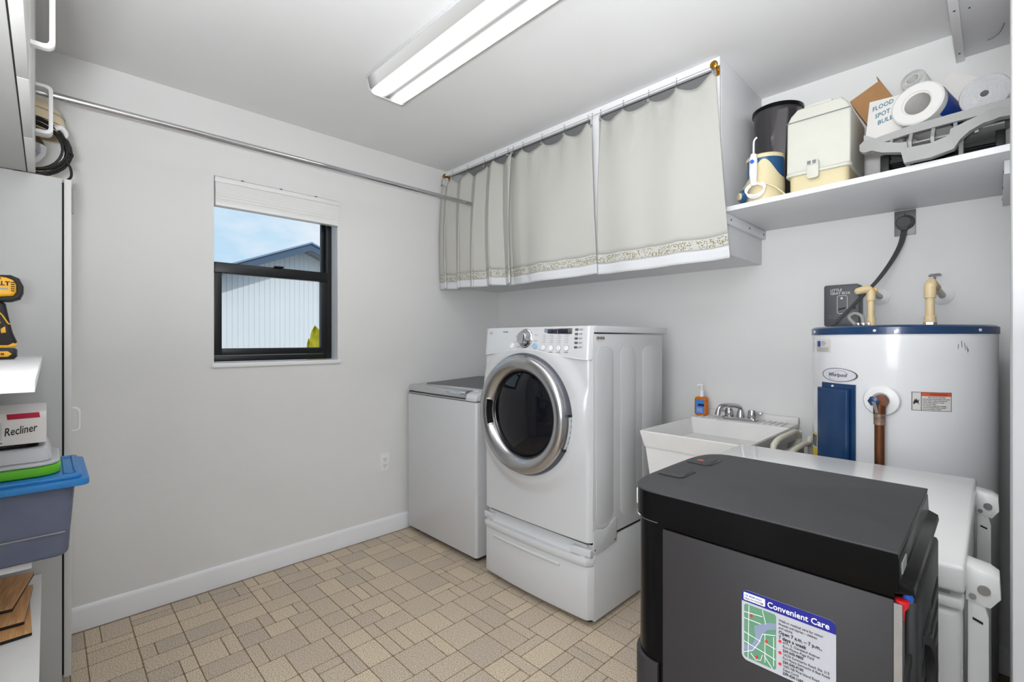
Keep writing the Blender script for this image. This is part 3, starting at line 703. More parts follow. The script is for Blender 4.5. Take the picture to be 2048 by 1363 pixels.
MB().lathe([(.01, 0), (.058, 0), (.060, .003), (.060, .2), (.01, .2), (.01, 0)], c3, a3, 48).build('rolled_liner', liner_m, gr_)
q3 = Vector((0, 0, 1)).rotation_difference(a3); sp_ = []
for k in range(260):
    a = k / 260 * 2 * PI * 11; r = .011 + .046 * k / 260
    sp_.append(c3 + q3 @ Vector((r * math.cos(a), r * math.sin(a), -.0006)))
MB().tube(sp_, .0009, 4).build('spiral_edge', M('liner_edge', (205, 205, 207), .7, noise=.05), gr_)

# -- panel and cleat high up at the right wall
op = thing('overhead_shelf', (-.02, 2.1, 2.335), 'white overhead shelf board with screwed cleat under the ceiling at the right', 'shelf')
MB().box(-.085, XR - .001, 1.2, YB - .001, 2.335, 2.353, .001).build('board', board_m, op)
cl = MB().box(-.108, -.083, 1.2, YB - .001, 2.322, 2.353, .001).build('cleat', boardedge_m, op)
for y in (1.9, 2.13, 2.46): MB().cyl((-.095, y, 2.3222), (-.095, y, 2.321), .0035, n=10).build('screw', dark_gap, cl)
MB().cyl((-.06, 2.17, 2.335), (-.06, 2.17, 2.334), .003, n=10).build('screw', dark_gap, op)
MB().tube([(-.02, 2.45, 2.3335), (-.005, 2.44, 2.332), (.012, 2.41, 2.332), (.022, 2.36, 2.3335)], .0014, 6, smooth=4).build('wire_hook', inkgrey, op)

# ================================================================== WASHER
ws = thing('washing_machine', (-2.35, 2.02, 0), 'white top-loading washer with chrome front handle in the corner', 'washing machine')
wx0, wx1, wy0, wy1 = -2.70, -2.0, 1.685, 2.38
MB().box(wx0 + .02, wx1 - .02, wy0 + .03, wy1 - .02, .012, .06).build('plinth', M('plinth_brown', (46, 38, 32), .7, noise=.1), ws)
for x in (wx0 + .06, wx1 - .06):
    for y in (wy0 + .06, wy1 - .06): MB().cyl((x, y, 0), (x, y, .02), .02, n=14).build('foot', black_rb, ws)
MB().prism(rrect(wx0, wx1, wy0, wy1, .018), 'z', .035, .895, .004).build('body', white_en, ws)
capz = lambda y: .945 + (y - wy0) * .045
MB().prism([(wy0 - .002, .9), (wy0 - .004, .918), (wy0 + .008, .938), (wy0 + .03, capz(wy0 + .03)), (wy1, capz(wy1)), (wy1, .9)], 'x', wx0 - .002, wx1 + .002, .008, 3).build('top_cover', white_en, ws)
MB().prism([(wy0 + .012 + .024 * math.cos(math.radians(t)), .930 + .024 * math.sin(math.radians(t))) for t in range(245, 89, -13)] + [(wy0 + .05, .9545), (wy0 + .05, .93)], 'x', wx0 + .03, wx1 - .085, .002).build('chrome_handle', chrome, ws)
MB().box(wx0 + .032, wx1 - .088, wy0 - .0075, wy0 + .004, .9065, .9125, .001).build('handle_shade_strip', M('handle_shadow_gap', (60, 60, 62), .5, noise=.05), ws)  # dark strip painted in for the shade under the chrome handle
li = MB().prism([(wy0 + .06, capz(wy0 + .06) + .0), (wy1 - .1, capz(wy1 - .1) + .0), (wy1 - .1, capz(wy1 - .1) + .006), (wy0 + .06, capz(wy0 + .06) + .006)], 'x', wx0 + .03, wx1 - .05, .002).build('lid_frame', white_en, ws)
MB().prism([(wy0 + .115, capz(wy0 + .115) + .006), (wy1 - .125, capz(wy1 - .125) + .006), (wy1 - .125, capz(wy1 - .125) + .0075), (wy0 + .115, capz(wy0 + .115) + .0075)], 'x', wx0 + .055, wx1 - .09).build('lid_glass', lidglass, li)
MB().prism([(wy1 - .085, capz(wy1)), (wy1 - .06, 1.075), (wy1, 1.085), (wy1, capz(wy1))], 'x', wx0 + .06, wx1 - .01, .012, 3).build('console', white_en, ws)
MB().prism([(wy1 - .0845, capz(wy1) + .02), (wy1 - .0655, 1.062), (wy1 - .062, 1.062), (wy1 - .08, capz(wy1) + .02)], 'x', wx0 + .085, wx1 - .03).build('console_face', lidglass, ws)
MB().tube([(wx0 + .2, wy1 + .02, .8), (wx0 + .24, wy1 + .05, 1.0), (wx0 + .3, YB - .03, 1.08)], .008, 8, smooth=5).build('water_hose', cable_lt, ws)

# ================================================================== DRYER + PEDESTAL
dx0, dx1, dyf, dyb = -1.905, -1.213, 1.648, 2.285
DXC, DZC = -1.585, .888
pd = thing('laundry_pedestal', (-1.56, 1.96, 0), 'white pedestal drawer with full-width handle under the dryer', 'pedestal')
MB().box(dx0 + .004, dx1 - .0005, dyf + .042, dyb - .01, .022, .3515, .002).build('body', grey_en, pd)
for x in (dx0 + .06, dx1 - .05):
    for y in (dyf + .07, dyb - .06): MB().cyl((x, y, 0), (x, y, .024), .018, n=12).build('foot', black_rb, pd)
def bow(x): t = (x - dx0) / (dx1 - dx0) * 2 - 1; return .016 * (1 - t * t) + .0
def edge(x, R=.028):
    d = min(x - dx0, dx1 - x); d = max(0, d)
    return R - math.sqrt(max(0, R * R - (R - d) ** 2)) if d < R else 0
def frontpan(z0, z1, yoff, nx=60, nz=10, zf=None, th=.02):
    mb = MB()
    def f(u, v):
        x = dx0 + (dx1 - dx0) * (u); z = z0 + (z1 - z0) * v
        return (x, dyf + yoff - bow(x) + edge(x), z)
    mb.grid(f, nx, nz)
    return mb
def slab(z0, z1, yf, yb, name, mat, par, xa=dx0, xb=dx1, bev=.006):
    pts = []
    N = 40
    for i in range(N + 1):
        x = xa + (xb - xa) * i / N
        pts.append((x, yf - bow(x) + (edge(x) if (xa == dx0) else 0)))
    pts += [(xb, yb), (xa, yb)]
    return MB().prism(pts, 'z', z0, z1, bev, 2).build(name, mat, par)
dr = slab(.03, .262, dyf + .012, dyf + .0435, 'drawer_front', white_en, pd)
slab(.262, .302, dyf + .002, dyf + .045, 'drawer_handle', white_en, pd, bev=.012)
MB().prism([(dyf + .004, .296), (dyf + .012, .305), (dyf + .026, .325), (dyf + .030, .349), (dyf + .05, .349), (dyf + .05, .296)], 'x', dx0 + .03, dx1 - .03).build('handle_recess', white_en, pd)
for xa, xb in ((dx0 + .002, dx0 + .075), (dx1 - .1, dx1 - .002)):
    MB().prism([(xa, dyf + .012 if xa < -1.8 else dyf - .0), (xb, dyf - .0 if xa < -1.8 else dyf + .014), (xb, dyf + .06), (xa, dyf + .06)], 'z', .304, .338, .006, 3).build('handle_end_cap', white_en, pd)
gv = MB()
N = 30
pts = []
for i in range(N + 1):
    x = dx0 + .085 + (dx1 - dx0 - .245) * i / N; pts.append((x, dyf + .0135 - bow(x), .232))
gv.tube(pts, .0085, 10).build('finger_groove', white_en, pd)
pl_ = [(1.67, .332), (1.672, .415), (1.69, .424), (1.72, .418), (1.75, .409), (1.78, .412), (1.80, .424), (1.825, .437), (1.85, .44), (1.85, .33), (1.80, .328), (1.775, .322), (1.73, .318), (1.695, .318)]
jb = thing('joining_bracket', (dx1 + .004, 1.76, .38), 'white metal plate joining the dryer side to the pedestal', 'bracket')
bk = MB().prism(pl_, 'x', dx1 + .0045, dx1 + .007, .0006).build('plate', grey_en, jb)
for y, z in ((1.683, .336), (1.836, .34)): MB().cyl((dx1 + .007, y, z), (dx1 + .0076, y, z), .004, n=10).build('screw_hole', dark_gap, bk)

dy = thing('clothes_dryer', (-1.56, 1.96, .352), 'white front-loading dryer with round chrome door raised on a pedestal', 'dryer')
MB().box(dx0 + .012, dx1 - .012, dyf + .034, dyb - .03, .3525, .378).build('base_gap', dark_gap, dy)
MB().box(dx0, dx1, dyf + .028, dyb, .368, 1.268, .004).build('cabinet', grey_en, dy)
for ya, yb2, zb in ((1.70, 1.832, .43), (1.892, 2.022, .425), (2.086, 2.216, .425)):
    MB().prism(rrect(ya, yb2, zb, 1.213, .05, 8), 'x', dx1 - .001, dx1 + .0016, .0014).build('side_panel_emboss', grey_en, dy)
MB().prism(rrect(1.699, 1.767, 1.234, 1.262, .003, 2), 'x', dx1, dx1 + .0006).build('rating_label', paper, dy)
for k in range(9): MB().box(dx1 + .0006, dx1 + .0009, 1.703 + k * .0068, 1.703 + k * .0068 + (.0045 if k % 3 else .003), 1.243, 1.256).build('label_print', inkblk, dy)
# top slab
MB().box(dx0, dx1 + .003, dyf + .042, 2.325, 1.274, 1.304, .003).build('top_panel', white_en, dy)
def zseam(x):
    t = (x - DXC) / .33
    return 1.152 + .046 * math.exp(-t * t * 2.1) + .006 * (t < 0) * min(1, -t)
def sms(a, b, x):
    t = max(0, min(1, (x - a) / (b - a))); return t * t * (3 - 2 * t)
def fy_(x, z):
    r = math.hypot(x - DXC, (z - DZC))
    y = dyf + .012 - bow(x) * .55 + edge(x)
    y -= .020 * (1 - sms(.315, .385, r)) * (1 if z > DZC else 1)
    return y
MB().grid(lambda u, v: ((lambda x: (x, fy_(x, .366 + (zseam(x) - .001 - .366) * v), .366 + (zseam(x) - .001 - .366) * v))(dx0 + .001 + (dx1 - dx0 - .002) * u)), 90, 80).build('front_panel', white_en, dy, angle=60)
cpz = 1.3015
def cpf(u, v, off=0):
    x = dx0 + .001 + (dx1 - dx0 - .002) * u; z = zseam(x) + .001 + (cpz - zseam(x)) * v
    return (x, dyf + .004 - bow(x) * .7 + edge(x) + .014 * (z - 1.15) / .13 - off - .006 * (1 - sms(.28, .4, math.hypot(x - DXC, z - DZC))), z)
def cpy(x, z): return dyf + .004 - bow(x) * .7 + edge(x) + .014 * (z - 1.15) / .13 - .006 * (1 - sms(.28, .4, math.hypot(x - DXC, z - DZC)))
cp = MB().grid(cpf, 80, 14).build('control_panel', white_en, dy, angle=60)
MB().tube([(lambda x: (x, min(cpy(x, zseam(x)), fy_(x, zseam(x))) + .001, zseam(x)))(dx0 + .006 + (dx1 - dx0 - .012) * i / 60) for i in range(61)], .0016, 6).build('seam', white_pl, dy)
MB().grid(lambda u, v: ((lambda x: (x, cpy(x, cpz) + (dyf + .05 - cpy(x, cpz)) * v, cpz + .0005))(dx0 + .004 + (dx1 - dx0 - .008) * u)), 40, 2).build('panel_top', white_en, dy)
# knob
kx, kz = -1.587, 1.249
ky = cpy(kx, kz)
kn = MB().lathe([(.0, .0), (.046, 0), (.046, .008), (.041, .013), (.037, .014), (.034, .02), (.031, .034), (.027, .038), (.0, .036)], (kx, ky + .002, kz), (0, -1, .06), 40).build('selector_knob', chrome, cp)
MB().lathe([(0, .035), (.018, .0355), (.017, .0385), (0, .0388)], (kx, ky + .002, kz), (0, -1, .06), 28).build('knob_cap', satin, kn) if False else None
for x, z, r, m in ((-1.676, 1.212, .0125, satin), (-1.52, 1.212, .0135, blue_pl)):
    y = cpy(x, z)
    MB().lathe([(0, 0), (r, 0), (r, .003), (r * .8, .005), (r * .72, .0035), (0, .0035)], (x, y, z), (0, -1, 0), 24).build('round_button', white_pl if m is satin else M('pale_blue_button', (150, 186, 224), .3, noise=.02), cp)
for x in (-1.468, -1.424, -1.381, -1.338):
    z = 1.205; y = cpy(x, z)
    MB().lathe([(0, 0), (.0125, 0), (.0125, .003), (.0105, .0055), (0, .005)], (x, y, z), (0, -1, 0), 24).build('option_button', white_pl, cp)
    MB().lathe([(.0125, 0), (.0138, 0), (.0138, .002), (.0125, .002), (.0125, 0)], (x, y, z), (0, -1, 0), 24).build('button_ring', satin, cp)
    for k in range(5):
        zz = 1.2285 + k * .0085
        MB().box(x - .012, x - .0095, cpy(x, zz) - .0008, cpy(x, zz), zz, zz + .0025).box(x - .006, x + .006 + .002 * (k % 2), cpy(x, zz) - .0006, cpy(x, zz), zz + .0004, zz + .002).build('option_print', inkgrey, cp)
    MB().box(x - .012, x + .012, cpy(x, 1.183) - .0006, cpy(x, 1.183), 1.184, 1.1868).build('option_print', inkgrey, cp)
ds = MB().box(-1.474, -1.310, cpy(-1.4, 1.28) - .002, cpy(-1.4, 1.28) + .004, 1.268, 1.294, .002).build('display_bezel', satin, cp)
MB().box(-1.452, -1.333, cpy(-1.4, 1.28) - .0028, cpy(-1.4, 1.28), 1.2705, 1.290, .001).build('display_window', M('display_violet', (38, 36, 50), .1, coat=.5, noise=.05), ds)
MB().box(-1.394, -1.391, cpy(-1.4, 1.28) - .0032, cpy(-1.4, 1.28), 1.2705, 1.290).build('display_divider', satin, ds)
for k in range(5):
    z = 1.287 - k * .0195; x = -1.288; y = cpy(x, z)
    MB().prism(rrect(x - .0085, x + .0085, z - .0052, z + .0052, .003, 3), 'y', y - .0025, y + .001, .0008).build('function_key', M('key_grey', (92, 92, 94), .4, noise=.03), cp)
    MB().box(x + .013, x + .034, y - .0006, y, z + .0012, z + .003).box(x + .013, x + .030, y - .0006, y, z - .003, z - .0012).build('key_print', inkgrey, cp)
for k in range(11):
    a = math.radians(-38 + k * 26)
    x = kx + .066 * math.cos(a); z = kz + .062 * math.sin(a)
    if z < 1.27 and z > zseam(x) + .01: MB().box(x - .012, x + .012, cpy(x, z) - .0006, cpy(x, z), z, z + .0018).build('dial_print', inkgrey, cp)
text('LG', .02, plane_m((-1.862, cpy(-1.85, 1.275) - .0006, 1.27), (1, 0, 0), (0, 0, 1)), inkgrey, cp, bold=.01)
text('TROMM', .011, plane_m((-1.757, cpy(-1.74, 1.28) - .0006, 1.278), (1, 0, 0), (0, 0, 1)), inkgrey, cp, bold=.01)
# door
DY = 1.636
door_sh = M('door_shell', (96, 98, 106), .3, .5, noise=.03)
dd = MB().lathe([(.292, -.02), (.292, .006), (.288, .018), (.279, .026), (.270, .026)], (DXC, DY, DZC), (0, -1, 0), 72).build('door', door_sh, dy)
MB().lathe([(.281, .022), (.280, .034), (.272, .046), (.257, .053), (.240, .053), (.224, .046), (.210, .034), (.202, .018), (.198, .004)], (DXC, DY, DZC), (0, -1, 0), 72).build('chrome_ring', satin, dd)
MB().lathe([(.2, .004), (.196, .014), (.175, .022), (.12, .033), (.06, .038), (0, .04)], (DXC, DY, DZC), (0, -1, 0), 72).build('door_glass', glass_dk, dd)
def sector(a0, a1, r0, r1, h0, h1, mb, n=16):
    def f(u, v):
        a = math.radians(a0 + (a1 - a0) * u); r = r0 + (r1 - r0) * v
        return (DXC - r * math.cos(a) * -1, DY - (h0 + (h1 - h0) * v), DZC + r * math.sin(a))
    return mb.grid(f, n, 4)
sector(166, 198, .196, .222, .03, .048, MB()).build('handle_recess', black_gl, dd)
MB().tube([(DXC + r * math.cos(math.radians(a)), DY - h, DZC + r * math.sin(math.radians(a))) for r, h, a in ((.228, .05, 165), (.2, .03, 164))], .002, 6).build('handle_edge', chrome, dd)
MB().tube([(DXC + r * math.cos(math.radians(a)), DY - h, DZC + r * math.sin(math.radians(a))) for r, h, a in ((.228, .05, 199), (.2, .03, 200))], .002, 6).build('handle_edge', chrome, dd)
def hinge(u, v):
    a = math.radians(-26 + 30 * u); r = .2885 + .005 * v
    return (DXC + r * math.cos(a), DY - .02 + .022 * v, DZC + r * math.sin(a))
MB().grid(hinge, 14, 3).build('hinge_cover', grey_en, dd)
for a in (4.5, -27.5):
    a = math.radians(a); MB().box(DXC + .289 * math.cos(a) - .005, DXC + .289 * math.cos(a) + .006, DY - .022, DY - .004, DZC + .289 * math.sin(a) - .005, DZC + .289 * math.sin(a) + .005).build('hinge_slot', dark_gap, dd)

# ================================================================== SINK, FAUCET, SOAP
sk = thing('utility_sink', (-.87, 2.2, 0), 'white plastic laundry tub against the back wall right of the dryer', 'sink')
sx0, sx1, sy0, sy1, szr = -1.108, -.645, 1.875, 2.535, .842
def ringbox(outer_t, outer_b, inner_t, inner_b):
    """open-topped tapered basin: four rings of 4 corners"""
    b = bmesh.new(); R = [[b.verts.new(p) for p in q] for q in (outer_b, outer_t, inner_t, inner_b)]
    for A, B in zip(R, R[1:]):
        for i in range(4): b.faces.new((A[i], A[(i + 1) % 4], B[(i + 1) % 4], B[i]))
    b.faces.new(R[0]); b.faces.new(R[3]); bmesh.ops.recalc_face_normals(b, faces=b.faces[:])
    bmesh.ops.bevel(b, geom=[e for e in b.edges], offset=.004, segments=2, affect='EDGES')
    return b
def rect(x0, x1, y0, y1, z): return [(x0, y0, z), (x1, y0, z), (x1, y1, z), (x0, y1, z)]
mb = MB(); mb._merge(ringbox(rect(sx0, sx1, sy0, sy1, szr), rect(sx0 + .018, sx1 - .018, sy0 + .016, sy1 - .002, szr - .075), rect(sx0 + .012, sx1 - .012, sy0 + .012, 2.375, szr), rect(sx0 + .05, sx1 - .05, sy0 + .05, 2.345, szr - .37)))
mb.build('rim_and_basin', tub_m, sk)
MB().prism([(sx0 + .024, szr - .07), (sx1 - .024, szr - .07), (sx1 - .07, .44), (sx0 + .07, .44)], 'y', sy0 + .03, 2.42, .015, 3).build('tub_shell', tub_m, sk) if False else None
sh2 = MB(); sh2._merge(ringbox(rect(sx0 + .022, sx1 - .022, sy0 + .024, 2.43, szr - .072), rect(sx0 + .055, sx1 - .055, sy0 + .05, 2.41, .46), rect(sx0 + .03, sx1 - .03, sy0 + .032, 2.42, szr - .074), rect(sx0 + .062, sx1 - .062, sy0 + .058, 2.40, .47)))
sh2.build('tub_shell', tub_m, sk)
MB().box(sx0 + .004, sx1 - .004, 2.375, sy1 - .002, szr - .02, szr + .004, .003).build('faucet_deck', tub_m, sk)
MB().box(sx0 + .004, sx1 - .002, sy1 - .022, sy1 + .003, szr, szr + .034, .004).build('backsplash_lip', tub_m, sk)
for x in (-1.07, -1.04, -1.01, -.985, -.79, -.765, -.74, -.715, -.69):
    MB().box(x, x + .004, 2.39, 2.50, szr + .003, szr + .009, .001).build('drain_ridge', tub_m, sk)
for x in (sx0 + .09, sx1 - .09):
    for y in (sy0 + .08, 2.38): MB().tube([(x, y, .475), (x, y, 0)], .016, 10).build('leg', white_pl, sk)
ft = thing('faucet', (-.883, 2.455, szr + .004), 'dull chrome two-handle faucet with swing spout on the sink deck', 'faucet')
z0 = szr + .004
MB().prism(rrect(-.962, -.805, 2.42, 2.475, .012), 'z', z0, z0 + .016, .004).build('base_plate', satin, ft)
MB().lathe([(.02, .014), (.018, .03), (.013, .05), (0, .05)], (-.883, 2.45, z0), n=20).build('spout_base', satin, ft)
MB().tube([(-.883, 2.45, z0 + .03), (-.884, 2.446, z0 + .06), (-.893, 2.41, z0 + .073), (-.908, 2.35, z0 + .080), (-.922, 2.315, z0 + .078), (-.93, 2.302, z0 + .062), (-.932, 2.298, z0 + .045)], .0108, 12, smooth=5).build('spout', satin, ft)
MB().cyl((-.931, 2.3, z0 + .054), (-.9325, 2.298, z0 + .036), .0135, n=16).build('aerator', satin, ft)
for x, s in ((-.937, -1), (-.829, 1)):
    h = MB().lathe([(.019, .014), (.021, .02), (.019, .045), (.015, .054), (0, .056)], (x, 2.448, z0), n=20).build('handle', satin, ft)
    MB().prism(rrect(min(x + s * .012, x + s * .046), max(x + s * .012, x + s * .046), z0 + .032, z0 + .05, .005), 'y', 2.44, 2.456, .003).build('lever', satin, h)
sp = thing('soap_bottle', (-1.082, 2.455, z0), 'orange liquid soap pump bottle with a blue label', 'soap bottle')
MB().prism(rrect(-1.114, -1.05, z0, z0 + .098, .014, 6), 'y', 2.44, 2.474, .008, 3).build('bottle', soap_m, sp)
MB().prism(rrect(-1.104, -1.06, z0 + .012, z0 + .082, .003, 3), 'y', 2.4385, 2.4398).build('label', M('soap_label_blue', (60, 126, 204), .5, noise=.12, nscale=60), sp)
MB().prism(rrect(-1.094, -1.06, z0 + .05, z0 + .062, .003, 3), 'y', 2.4378, 2.4386).build('label_motif', M('label_navy', (24, 34, 76), .5, noise=.1), sp)
for k in range(4): MB().box(-1.1, -1.066 - .004 * (k % 2), 2.4378, 2.4386, z0 + .02 + k * .006, z0 + .0215 + k * .006).build('label_print', inkwht, sp)
MB().cyl((-1.082, 2.457, z0 + .096), (-1.082, 2.457, z0 + .13), .0105, n=18, bev=.001).build('pump_collar', white_pl, sp)
MB().cyl((-1.082, 2.457, z0 + .13), (-1.082, 2.457, z0 + .156), .004, n=10).tube([(-1.076, 2.457, z0 + .158), (-1.09, 2.45, z0 + .159), (-1.1, 2.445, z0 + .154)], .0045, 8).build('pump_head', white_pl, sp)

# folding step stool tucked beside the sink
st = thing('folding_stool', (-.6, 2.17, 0), 'cream tubular folding stool squeezed between the sink and the water heater', 'stool')
MB().tube([(-.605, 1.97, 0), (-.602, 1.985, .5), (-.6, 1.995, .80), (-.6, 2.02, .838), (-.6, 2.08, .85), (-.6, 2.2, .85), (-.6, 2.29, .848), (-.6, 2.335, .82), (-.6, 2.345, .77), (-.605, 2.36, .0)], .011, 12, smooth=5).build('side_frame', M('stool_cream', (214, 208, 192), .4, noise=.03), st)
MB().tube([(-.555, 1.97, 0), (-.555, 1.99, .5), (-.555, 2.0, .76), (-.555, 2.05, .80), (-.555, 2.2, .81), (-.555, 2.3, .8), (-.555, 2.34, .75), (-.555, 2.36, 0)], .011, 12, smooth=5).build('side_frame', M('stool_cream', (214, 208, 192), .4), st)
MB().box(-.592, -.575, 2.02, 2.32, .35, .80, .004).build('folded_seat', ltgrey, st)
MB().prism([(2.24, .70), (2.3, .735), (2.3, .79), (2.285, .79)], 'x', -.595, -.592).build('latch_plate', darkgrey, st)

# ================================================================== WATER HEATER
HC = Vector((-.252, 2.213, 0)); HR = .26
ht = thing('water_heater', (HC.x, HC.y, 0), 'white cylindrical water heater with blue top rim and blue access cover', 'water heater')
MB().lathe([(0, .03), (HR - .004, .03), (HR, .036), (HR, 1.262), (0, 1.262)], HC, n=96).build('tank_jacket', heater_m, ht)
MB().lathe([(0, 0), (HR - .03, 0), (HR - .03, .032), (0, .032)], HC, n=48).build('base', black_pl, ht)
tr = MB().lathe([(HR - .01, 1.259), (HR + .003, 1.26), (HR + .003, 1.283), (HR - .006, 1.289), (.06, 1.296), (0, 1.296)], HC, n=96).build('top_rim', navy, ht)
def onc(s, z, eps=0):   # s: angle in degrees
    a = math.radians(s); return (HC.x + (HR + eps) * math.cos(a), HC.y + (HR + eps) * math.sin(a), z)
def patch(a0, a1, z0, z1, eps, mb, n=16, thick=0):
    mb.grid(lambda u, v: onc(a0 + (a1 - a0) * u, z0 + (z1 - z0) * v, eps), n, 2)
    return mb
def curved(poly, e0, e1, bev=0):
    """extruded outline (angle deg, z) wrapped on the tank between radii HR+e0 and HR+e1"""
    k = math.radians(1) * HR
    cx = sum(p[0] for p in poly) / len(poly)
    mb = MB().prism([((a - cx) * k, z) for a, z in poly], 'y', -e1, -e0, bev, 3)
    bmesh.ops.triangulate(mb.bm, faces=[f for f in mb.bm.faces if len(f.verts) > 4])
    for _ in range(2):
        es = [e for e in mb.bm.edges if abs(e.verts[0].co.x - e.verts[1].co.x) > .02]
        if es: bmesh.ops.subdivide_edges(mb.bm, edges=es, cuts=2)
        bmesh.ops.triangulate(mb.bm, faces=[f for f in mb.bm.faces if len(f.verts) > 4])
    return mb.map(lambda v: onc(cx + math.degrees(v.x / HR), v.z, -v.y))
def wrap(a0, z0, eps):
    return lambda v: onc(a0 + math.degrees(v.x / HR), z0 + v.y, eps + v.z)
for a in (-96, -34, -150): 
    p = onc(a, 1.272, .003); q = onc(a, 1.272, .006); MB().cyl(p, q, .0045, n=10).build('rim_screw', inkwht, tr)
ap = curved(rrect(-137, -108, .80, 1.088, 2.0 * .0 + .008, 4), 0, .006, .001).build('access_cover', navy, ht)
curved(rrect(-138.5, -111, .815, 1.07, .012, 5), .004, .022, .010).build('cover_bulge', navy, ap)
p = onc(-125, 1.078, .006); q = onc(-125, 1.078, .010); MB().cyl(p, q, .004, n=8).build('cover_screw', inkwht, ap)
ov = [(-122 + 15.5 * math.cos(t), 1.118 + .0245 * math.sin(t)) for t in [2 * PI * i / 40 for i in range(40)]]
lo = curved(ov, 0, .002, .0).build('brand_badge', satin, ht)
ov2 = [(-122 + 14.2 * math.cos(t), 1.118 + .0218 * math.sin(t)) for t in [2 * PI * i / 40 for i in range(40)]]
curved(ov2, .0015, .0026).build('badge_face', M('badge_silver', (214, 214, 222), .35, noise=.02), lo)
text('Whirlpool', .0185, None, inkblk, lo, fn=wrap(-130.5, 1.112, .003), shear=.25, bold=.008, sx=.95)
MB().tube([onc(-122 + 6.5 * math.cos(t) + 3.5 * math.sin(t), 1.117 + .016 * math.sin(t), .003) for t in [2 * PI * i / 24 for i in range(20)]], .0005, 5).build('badge_swirl', inkgrey, lo)
stk = curved([(-148.6, 1.196), (-128.5, 1.196), (-128.5, 1.243), (-148.6, 1.243)], 0, .0006).build('rating_sticker', paper, ht)
curved([(-146, 1.216), (-141, 1.216), (-141, 1.237), (-146, 1.237)], .0006, .001).build('sticker_symbol', bluelbl, stk)
for k in range(3): curved([(-139.5, 1.233 - k * .0055), (-135 + (k % 2) * 1.5, 1.233 - k * .0055), (-135 + (k % 2) * 1.5, 1.235 - k * .0055), (-139.5, 1.235 - k * .0055)], .0006, .001).build('sticker_print', inkgrey, stk)
for k in range(4): curved([(-146.5, 1.2 + k * .004), (-130.5, 1.2 + k * .004), (-130.5, 1.2013 + k * .004), (-146.5, 1.2013 + k * .004)], .0006, .001).build('sticker_print', inkgrey, stk)
curved([(-159, 1.198), (-152.5, 1.198), (-152.5, 1.242), (-159, 1.242)], 0, .0006).build('rating_sticker', paper, ht)
eg = curved([(-158, .80), (-146.5, .80), (-146.5, .89), (-158, .89)], 0, .0006).build('barcode_label', M('label_yellow', (222, 196, 60), .6, noise=.05), ht)
curved([(-158, .832), (-146.6, .832), (-146.6, .885), (-158, .885)], .0006, .0009).build('barcode_field', paper, eg)
for k in range(7): curved([(-157.5 + k * 1.5, .838), (-156.8 + k * 1.5, .838), (-156.2 + k * 1.5, .882), (-157.0 + k * 1.5, .882)], .0009, .0013).build('barcode_bar', inkblk, eg)
# warning label
wn = curved([(-75.5, 1.018), (-53, 1.018), (-53, 1.077), (-75.5, 1.077)], 0, .0006).build('warning_label', M('label_frame', (70, 66, 60), .6, noise=.04), ht)
curved([(-75.1, 1.0195), (-70.4, 1.0195), (-70.4, 1.0755), (-75.1, 1.0755)], .0006, .0009).build('pictogram_field', paper, wn)
curved([(-70.0, 1.0195), (-53.4, 1.0195), (-53.4, 1.0645), (-70.0, 1.0645)], .0006, .0009).build('text_field', paper, wn)
curved([(-70.0, 1.065), (-53.4, 1.065), (-53.4, 1.0755), (-70.0, 1.0755)], .0006, .0009).build('orange_header', orange_p, wn)
text('\u26a0' if False else 'WARNING', .0095, None, M('deep_red_print', (150, 30, 20), .6, noise=.03), wn, fn=wrap(-65.5, 1.067, .001), bold=.012)
wl_ = ['EXPLOSION HAZARD', 'Read and follow all instructions in the owners', 'manual. Failure to follow instructions can', 'result in death, explosion or serious', 'burns from hot water.', 'Turn off power supply before servicing.', 'If thermal insulation blanket is installed', 'do not cover labels or controls.']
for k, s in enumerate(wl_):
    text(s, .0052, None, inkblk, wn, fn=wrap(-69.5 + (3 if k == 0 else 0), 1.059 - k * .0053, .001), bold=.012, sx=.72 if k else .9)
fl_ = [(-74.6, 1.043), (-73.6, 1.056), (-73.1, 1.05), (-72.8, 1.058), (-72.2, 1.049), (-71.2, 1.054), (-71.8, 1.045), (-71.2, 1.036), (-72.2, 1.042), (-73.4, 1.042), (-74.4, 1.036)]
curved(fl_, .0009, .0012).build('burst_symbol', inkblk, wn)
# scuff on the jacket
scu = M('grey_scuff', (128, 128, 128), .6, noise=.1)
for a, z, l, s in ((-47, 1.238, .02, .3), (-45, 1.232, .022, .5), (-43.5, 1.222, .02, .7), (-49, 1.228, .015, -.3), (-42.6, 1.214, .008, .9)):
    curved([(a, z), (a + .5, z), (a + .5 + l * 60 * s, z - l), (a + l * 60 * s, z - l)], .0002, .0005).build('scuff', scu, ht)
# temperature and pressure valve
dc = Vector(onc(-92, 1.043, 0)); nrm = Vector((math.cos(math.radians(-92)), math.sin(math.radians(-92)), 0))
MB().lathe([(.05, -.001), (.05, .004), (.046, .010), (.026, .013), (.026, .006), (0, .006)], dc, nrm, 40).build('valve_collar', white_pl, ht)
vv = MB().cyl(dc + nrm * .004, dc + nrm * .045, .021, .019, n=20).cyl(dc + nrm * .034 + Vector((0, 0, -.012)), dc + nrm * .034 + Vector((0, 0, -.04)), .0165, n=18).build('relief_valve', copper, ht)
MB().lathe([(0, 0), (.0165, 0), (.0165, .006), (.009, .009), (0, .009)], dc + nrm * .046 + Vector((-.012, 0, .001)), nrm, 6).build('blue_cap', navy, vv)
MB().prism([(-.006, 0), (.004, 0), (.012, -.035), (.004, -.037)], 'y', -.002, .002, mtx=Matrix.Translation(dc + nrm * .058 + Vector((-.01, 0, 0)))).build('lever', galv, vv)
MB().cyl(dc + nrm * .034 + Vector((0, 0, -.03)), dc + nrm * .034 + Vector((0, 0, -.075)), .0155, n=18).build('solder_joint', M('solder_mix', (150, 128, 112), .4, .7, noise=.5, nscale=60), vv)
